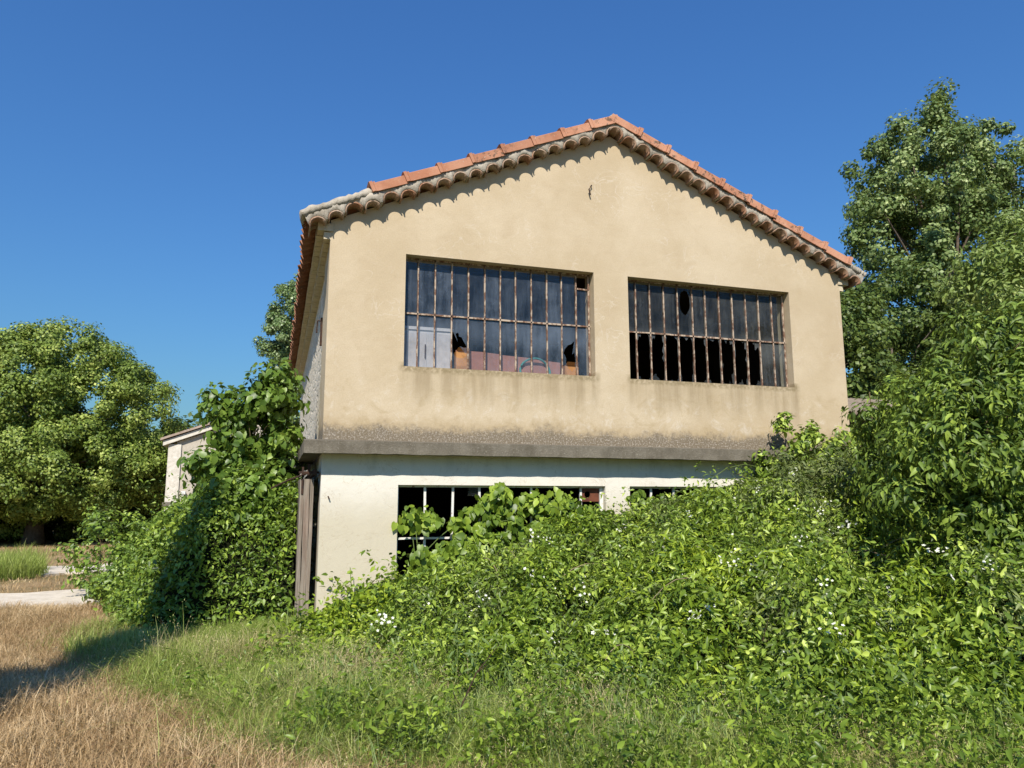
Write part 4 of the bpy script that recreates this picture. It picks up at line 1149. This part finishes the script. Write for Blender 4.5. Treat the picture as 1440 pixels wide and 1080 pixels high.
# ivy mound on the left and the big-leaved sapling on top
def H_left(x, y):
    xb = -2.15 - .28 * np.clip(y, 0, 6)
    yb = .25 + .35 * np.clip(-x - 1.3, 0, 3) ** 1.3 + .12 * np.sin(x * 5)
    d = np.minimum(y - yb, (x - xb) * .9)
    hm = interp(x, [(-4.2, .8), (-3, 1.15), (-2.2, 1.5), (-1.5, 1.8), (-.9, 2.0), (-.3, 2.05), (0, 2.05)])
    u = np.clip(d / 1.25, 0, 1)
    h = hm * (1 - (1 - u) ** 2.0)
    h = h + .30 * noise2(x * 1.2, y, 1.15, .5) * np.minimum(1, u * 3) + .12 * noise2(x, y, 2.6, 2) * np.minimum(1, u * 3)
    h = h * np.clip((10 - y) / 2, 0, 1)
    h = np.where((x > -.28), -1, h)
    return np.where(d > .01, h, -1)
ivy, IP, IN = heightfield_plant("ivy_mound", "dense mound of ivy and bramble covering the left side of the workshop", "ivy", (-1.5, 3, 0), H_left, (-4.4, -.28, .0, 9.5), 64000, .080, T_OVATE, M['ivy'], 111, .11, floor=.03, sprigs=300, void=.20,
    mix=[(-.25, T_POINT, M['ivy'], .9), (.45, T_OVATE, M['ivy'], .9), (9, T_POINT, M['creeper'], 1.1)])
bushy("sapling", "young big-leaved tree growing out of the ivy beside the left wall", "tree", (-1.0, 2.2, 0), [(-.85, 2.1, 2.75, .60, .6, .75), (-.62, 2.0, 3.35, .36, .4, .5), (-1.15, 2.0, 2.2, .55, .5, .6), (-.5, 2.1, 2.2, .35, .5, .7), (-.9, 1.4, 1.7, .6, .4, .45), (-1.5, 1.9, 2.15, .42, .5, .42), (-1.4, 2.0, 2.95, .30, .4, .32)], 195, 40, .22, .108, T_HEART, M['sapling'], 112, droop=.7, nl=30, r0=.035, shell=.3,
      extra=[(-1.45, 2.0, 3.35), (-1.62, 2.0, 3.30), (-1.3, 2.0, 3.4), (-.55, 2.0, 3.8), (-.7, 2.0, 3.75), (-.9, 2.0, 3.55), (-1.62, 2.0, 2.35), (-.4, 2.0, 3.65)])
bushy("bramble_bush", "low bramble bush sprawling at the far left end of the ivy mound", "bush", (-3.6, 5.5, 0), [(-3.3, 5.4, .7, .8, .9, .7), (-2.9, 4.2, .5, .6, .7, .5), (-3.9, 7.5, .9, .8, 1.0, .7)], 70, 60, .24, .10, T_OVATE, M['ivy'], 113, nl=14, r0=.015)

# ------------------------------------------------------------------ grasses
def mat_grass(name, stops, trans=.25):
    return mat_leaf(name, stops, trans, .55, 1.1, .25)
M['dry'] = mat_grass("dry_grass_blade", G((0.220, 0.123, 0.055), (0.486, 0.335, 0.166), (0.786, 0.610, 0.370)), .2)
M['straw'] = mat_grass("straw_blade", G((0.374, 0.297, 0.126), (0.550, 0.462, 0.231), (0.682, 0.605, 0.357)), .25)
M['grass'] = mat_grass("green_grass_blade", G((0.135, 0.196, 0.034), (0.309, 0.378, 0.075), (0.568, 0.607, 0.233)), .3)
M['bluegrass'] = mat_grass("blue_green_blade", G((0.117, 0.176, 0.061), (0.195, 0.280, 0.094), (0.338, 0.416, 0.154)), .3)

def blades(P, h, wdt, lean, rng):
    n = len(P)
    a = rng.uniform(0, 2 * np.pi, n); L = np.abs(rng.normal(0, lean, n)) * .8 + .25 * min(1, lean)
    ld = np.stack([np.cos(a), np.sin(a), np.zeros(n)], 1)
    fa = a + np.pi / 2 + rng.normal(0, .5, n)
    sd = np.stack([np.cos(fa), np.sin(fa), np.zeros(n)], 1)
    h = np.broadcast_to(h, (n,)); wdt = np.broadcast_to(wdt, (n,))
    V = np.zeros((n, 7, 3))
    for k, (t, wf) in enumerate(((0, 1), (.4, .85), (.75, .55))):
        c = P + ld * (L * h * t ** 2)[:, None]; c[:, 2] += h * t * (1 - .25 * np.minimum(L, 1.2) * t)
        V[:, 2 * k] = c - sd * (wdt * wf / 2)[:, None]; V[:, 2 * k + 1] = c + sd * (wdt * wf / 2)[:, None]
    tip = P + ld * (L * h)[:, None]; tip[:, 2] += h * (1 - .35 * np.minimum(L, 1.4))
    V[:, 6] = tip
    tf = np.array([[0, 1, 3], [0, 3, 2], [2, 3, 5], [2, 5, 4], [4, 5, 6]])
    T = tf[None] + (np.arange(n) * 7)[:, None, None]
    return V.reshape(-1, 3), T.reshape(-1, 3), np.repeat(rng.random(n), 7), tip

def field(n, bounds, dens, rng):
    x0, x1, y0, y1 = bounds; out = np.zeros((0, 2))
    while len(out) < n:
        q = np.stack([rng.uniform(x0, x1, n), rng.uniform(y0, y1, n)], 1)
        out = np.concatenate([out, q[rng.random(n) < dens(q[:, 0], q[:, 1])]])
    return out[:n]

def grass(name, label, n, bounds, dens, hgt, wdt, lean, mat, seed, heads=0.0, headmat=None, kind='stuff', cat="grass", parent=None, group=None):
    rng = np.random.default_rng(seed)
    q = field(n, bounds, dens, rng)
    P = np.stack([q[:, 0], q[:, 1], gz(q[:, 0], q[:, 1]) - .01], 1)
    hh = hgt * rng.uniform(.45, 1.25, n) * (.8 + .35 * noise2(q[:, 0], q[:, 1], .9, seed))
    V, T, r, tip = blades(P, hh, wdt * rng.uniform(.6, 1.3, n), lean, rng)
    if heads > 0:
        k = np.where(rng.random(n) < heads)[0]
        kk = np.repeat(k, 6)
        hp = tip[kk] + rng.normal(size=(len(kk), 3)) * [.02, .02, .035] - [0, 0, .02]
        V2, T2, r2 = leaf_arrays(hp, rng.normal(size=(len(kk), 3)), 0.017 * rng.uniform(.6, 1.5, len(kk)), T_LANCE, rng, .8)
        r2 = .6 + .4 * r2
        T = np.concatenate([T, T2 + len(V)]); V = np.concatenate([V, V2]); r = np.concatenate([r, r2])
    o = np_mesh(name, V, T, r, mat, parent)
    if parent is None: tag(o, label, cat, group, kind)
    return o

sig = lambda v: 1 / (1 + np.exp(-np.clip(v, -30, 30)))
# how green a spot is: 0 = dried out, 1 = green
def green(x, y):
    edge = interp(y, [(-9, 2.6), (-6.4, 1.6), (-5.3, .35), (-4.4, -.55), (-3.2, -1.15), (-2, -1.55), (-.5, -2.0), (1, -2.5), (4, -3.2), (8, -4)])
    return sig((x - edge + .35 * noise2(x, y, .8, 3)) / .16)
inview = lambda x, y: (x > -.573 + (y + 10.208) * math.tan(YAW - R(42)) - 1.2) & (x < -.573 + (y + 10.208) * math.tan(YAW + R(39)) + .8) & (y > -8.4)
offmound = lambda x, y: (H_front(x, y) < .45) & (H_left(x, y) < .3) & ~((x > -.05) & (x < 8.65) & (y > -.1))
onpath = lambda x, y: ((y > 4.1) & (y < 6.4) & (x < -3.2)) | ((y > 10.9) & (y < 13.5) & (x > -6.7) & (x < -3.2))
grass("dry_grass", "short bleached dry grass covering the ground at the lower left", 112000, (-9, 3, -8, 3.8), lambda x, y: np.where(inview(x, y) & offmound(x, y) & ~onpath(x, y), (1 - green(x, y)) * .95 + .05, 0), .24, .0048, 1.15, M['dry'], 401, .02)
grass("far_dry_grass", "bleached dry grass beyond the pale path on the left", 16000, (-12, -3, 3.5, 27), lambda x, y: np.where(inview(x, y) & offmound(x, y) & ~onpath(x, y), .8, 0), .14, .012, .9, M['dry'], 402)
grass("green_grass", "long green grass growing between the dry grass and the thicket", 115000, (-3.5, 6.5, -8, 1.2), lambda x, y: np.where(inview(x, y) & offmound(x, y), green(x, y) * np.where(y < -5.2, .6, 1), 0), .34, .0048, 1.5, M['grass'], 403, .01)
grass("blue_green_grass", "stiff blue green grass in front of the thicket", 5000, (-.6, 3.4, -6, -2.6), lambda x, y: np.where(offmound(x, y) & inview(x, y), green(x, y) * (noise2(x, y, 1.3, 5) > -.1), 0), .46, .0055, .5, M['bluegrass'], 404)
grass("straw_grass", "pale seeding straw grass scattered through the green grass", 12000, (-2.4, 6, -7.8, -1), lambda x, y: np.where(inview(x, y) & offmound(x, y), green(x, y) * np.clip(.2 + .75 * noise2(x, y, 1.0, 9), .04, 1) * np.where(y < -4.6, 1.0, .8), 0), .42, .0038, 1.3, M['straw'], 405, .22)

grass("tall_grass", "tall thin seeding grass stems standing in front of the thicket", 4200, (-1.6, 6, -7.8, -1.6), lambda x, y: np.where(inview(x, y) & (H_front(x, y) < .75), green(x, y) * np.clip(.35 + noise2(x, y, 1.2, 8), .05, 1), 0), .62, .004, .8, M['grass'], 406, .45)

def clump(name, label, cx, cy, rx, ry, n, h, wd_, seed, mat='grass'):
    o = empty(name, (cx, cy, 0), label, "grass", "grass clumps along the pale path")
    grass("blades", None, n, (cx - rx, cx + rx, cy - ry, cy + ry), lambda x, y: np.where(((x - cx) / rx) ** 2 + ((y - cy) / ry) ** 2 + .3 * noise2(x, y, .7) < 1, 1, 0), h, wd_, .5, M[mat], seed, .02, parent=o)
    return o
clump("grass_clump", "large tall bank of green grass behind the pale path at the left edge", -9.0, 10.6, 3.3, 4.0, 26000, .70, .014, 501)
clump("grass_clump", "small tuft of green grass in front of the pale path at the left edge", -5.7, 2.9, 1.15, .8, 6000, .30, .008, 502)
clump("grass_clump", "dark green tuft of grass at the foot of the ivy mound in the shade", -2.2, -.25, .55, .4, 2200, .38, .007, 503)
clump("grass_clump", "green tuft at the foot of the wooden door and left corner", -.85, -.35, .6, .45, 4000, .26, .007, 504)

rng = np.random.default_rng(611)
q = field(34000, (-1.5, 6, -8, -2), lambda x, y: np.where(inview(x, y) & offmound(x, y), green(x, y) * np.clip(noise2(x, y, 1.5, 7) * 1.0 + .25 + .20 * x, .03, 1), 0), rng)
P = np.stack([q[:, 0], q[:, 1], .05 + np.abs(rng.normal(size=len(q))) * (.12 + .03 * np.clip(q[:, 0], 0, 4)) + .10 * np.clip(noise2(q[:, 0], q[:, 1], 2.2, 3), 0, 1)], 1)
Nn = rng.normal(size=P.shape) * .6; Nn[:, 2] += .7
tag(foliage("ground_cover", P, Nn, .050 * rng.uniform(.35, 1.7, len(P)), T_POINT, M['creeper'], None, rng, .2), "small leaved ground cover woven through the foreground grass", "ground cover", None, 'stuff')

# loose broad weeds in the foreground grass
rng = np.random.default_rng(91)
for i, (x, y, h, lab) in enumerate([(2.55, -5.35, .35, "broad leaved bright weed at the bottom right of the grass"), (.35, -4.9, .30, "small leafy weed where dry grass meets green grass at the bottom"), (3.6, -5.9, .32, "leafy weed at the lower right corner"), (1.4, -3.9, .45, "leafy weed before the middle of the thicket"), (-.35, -2.3, .45, "leafy weed left of the thicket"), (2.2, -4.7, .3, "low leafy weed beside the dead twig")]):
    o = empty("weed", (x, y, 0), lab, "weed", "weeds in the foreground grass")
    n = 130
    P = np.stack([x + rng.normal(size=n) * .16, y + rng.normal(size=n) * .14, np.abs(rng.normal(size=n)) * h * .55 + .08], 1)
    Nn = rng.normal(size=(n, 3)) * .4; Nn[:, 2] += .9
    foliage("foliage", P, Nn, .075 * rng.uniform(.5, 1.3, n), T_OVATE, M['lime' if i % 2 == 0 else 'bramble'], o, rng)
    mb = MB()
    for k in range(6): mb.tube([(x, y, 0), (x + rng.normal() * .06, y + rng.normal() * .05, h * .5), tuple(P[k * 5])], .004, 4)
    mb.build("stems", M['green_stem'], o)
M['weed'] = mat_leaf("weed_leaf", G((.06, .11, .025), (.13, .20, .05), (.24, .30, .10)), .25, .5)
def upright_weed(h, seed):
    rg = np.random.default_rng(seed)
    P, Nn = [], []
    mbs = MB()
    for q in range(3):
        bx, by = rg.normal() * .07, rg.normal() * .07; tx, ty = bx + rg.normal() * .12, by + rg.normal() * .12; hh = h * rg.uniform(.7, 1.1)
        mbs.tube([(bx, by, 0), ((bx + tx) / 2 + .02, (by + ty) / 2, hh * .5), (tx, ty, hh)], [.006, .004, .002], 4)
        for u in np.linspace(.15, 1, 15):
            for w in (0, 1): P.append([bx + (tx - bx) * u + rg.normal() * .012, by + (ty - by) * u + rg.normal() * .012, hh * u]); Nn.append([rg.normal() * .6, rg.normal() * .6 - .2, .8])
    return np.array(P), np.array(Nn), mbs, rg
weed0 = None
for k, (x, y) in enumerate([(1.9, -5.0), (2.6, -4.9), (2.9, -5.9), (3.3, -6.2), (3.9, -6.4), (1.5, -4.4), (.9, -3.9), (2.2, -5.6), (3.6, -5.6), (4.4, -6.6), (.3, -3.2), (1.2, -5.2)]):
    if weed0 is None:
        weed0 = empty("tall_weed", (x, y, 0), "tall upright weed with narrow leaves rising from the grass before the thicket", "weed", "tall upright weeds before the thicket")
        P, Nn, mbs, rg = upright_weed(.62, 700)
        wl_ = foliage("foliage", P, Nn, .075 * rg.uniform(.5, 1.2, len(P)), T_LANCE, M['weed'], None, rg, .3); wl_.parent = weed0
        ws_ = mbs.build("stems", M['green_stem'], None); ws_.parent = weed0
    else:
        o = weed0.copy(); COL.objects.link(o); o.location = (x, y, 0)
        o.rotation_euler = (rng.normal() * .1, rng.normal() * .1, rng.uniform(0, 6.28)); o.scale = [rng.uniform(.7, 1.25)] * 3
        for ch in (wl_, ws_):
            c = ch.copy(); COL.objects.link(c); c.parent = o
for i, (x, y, dx, hh, lab) in enumerate([(.72, -4.75, .36, .62, "dark dead twig leaning in the grass below the middle of the thicket"), (3.15, -4.9, .20, .75, "dark dead twig standing in the grass at the lower right")]):
    mb = MB(); p = [Vector((x, y, 0)), Vector((x + dx * .15, y + .05, hh * .35)), Vector((x + dx * .5, y + .1, hh * .7)), Vector((x + dx, y + .12, hh))]
    mb.tube(p, [.008, .006, .005, .002], 5); mb.tube([p[2], p[2] + Vector((.08, 0, .05))], .003, 4); mb.tube([p[1], p[1] + Vector((-.06, 0, .1))], .003, 4)
    tag(mb.build("dead_twig", M['iron']), lab, "twig", "dead twigs in the grass")
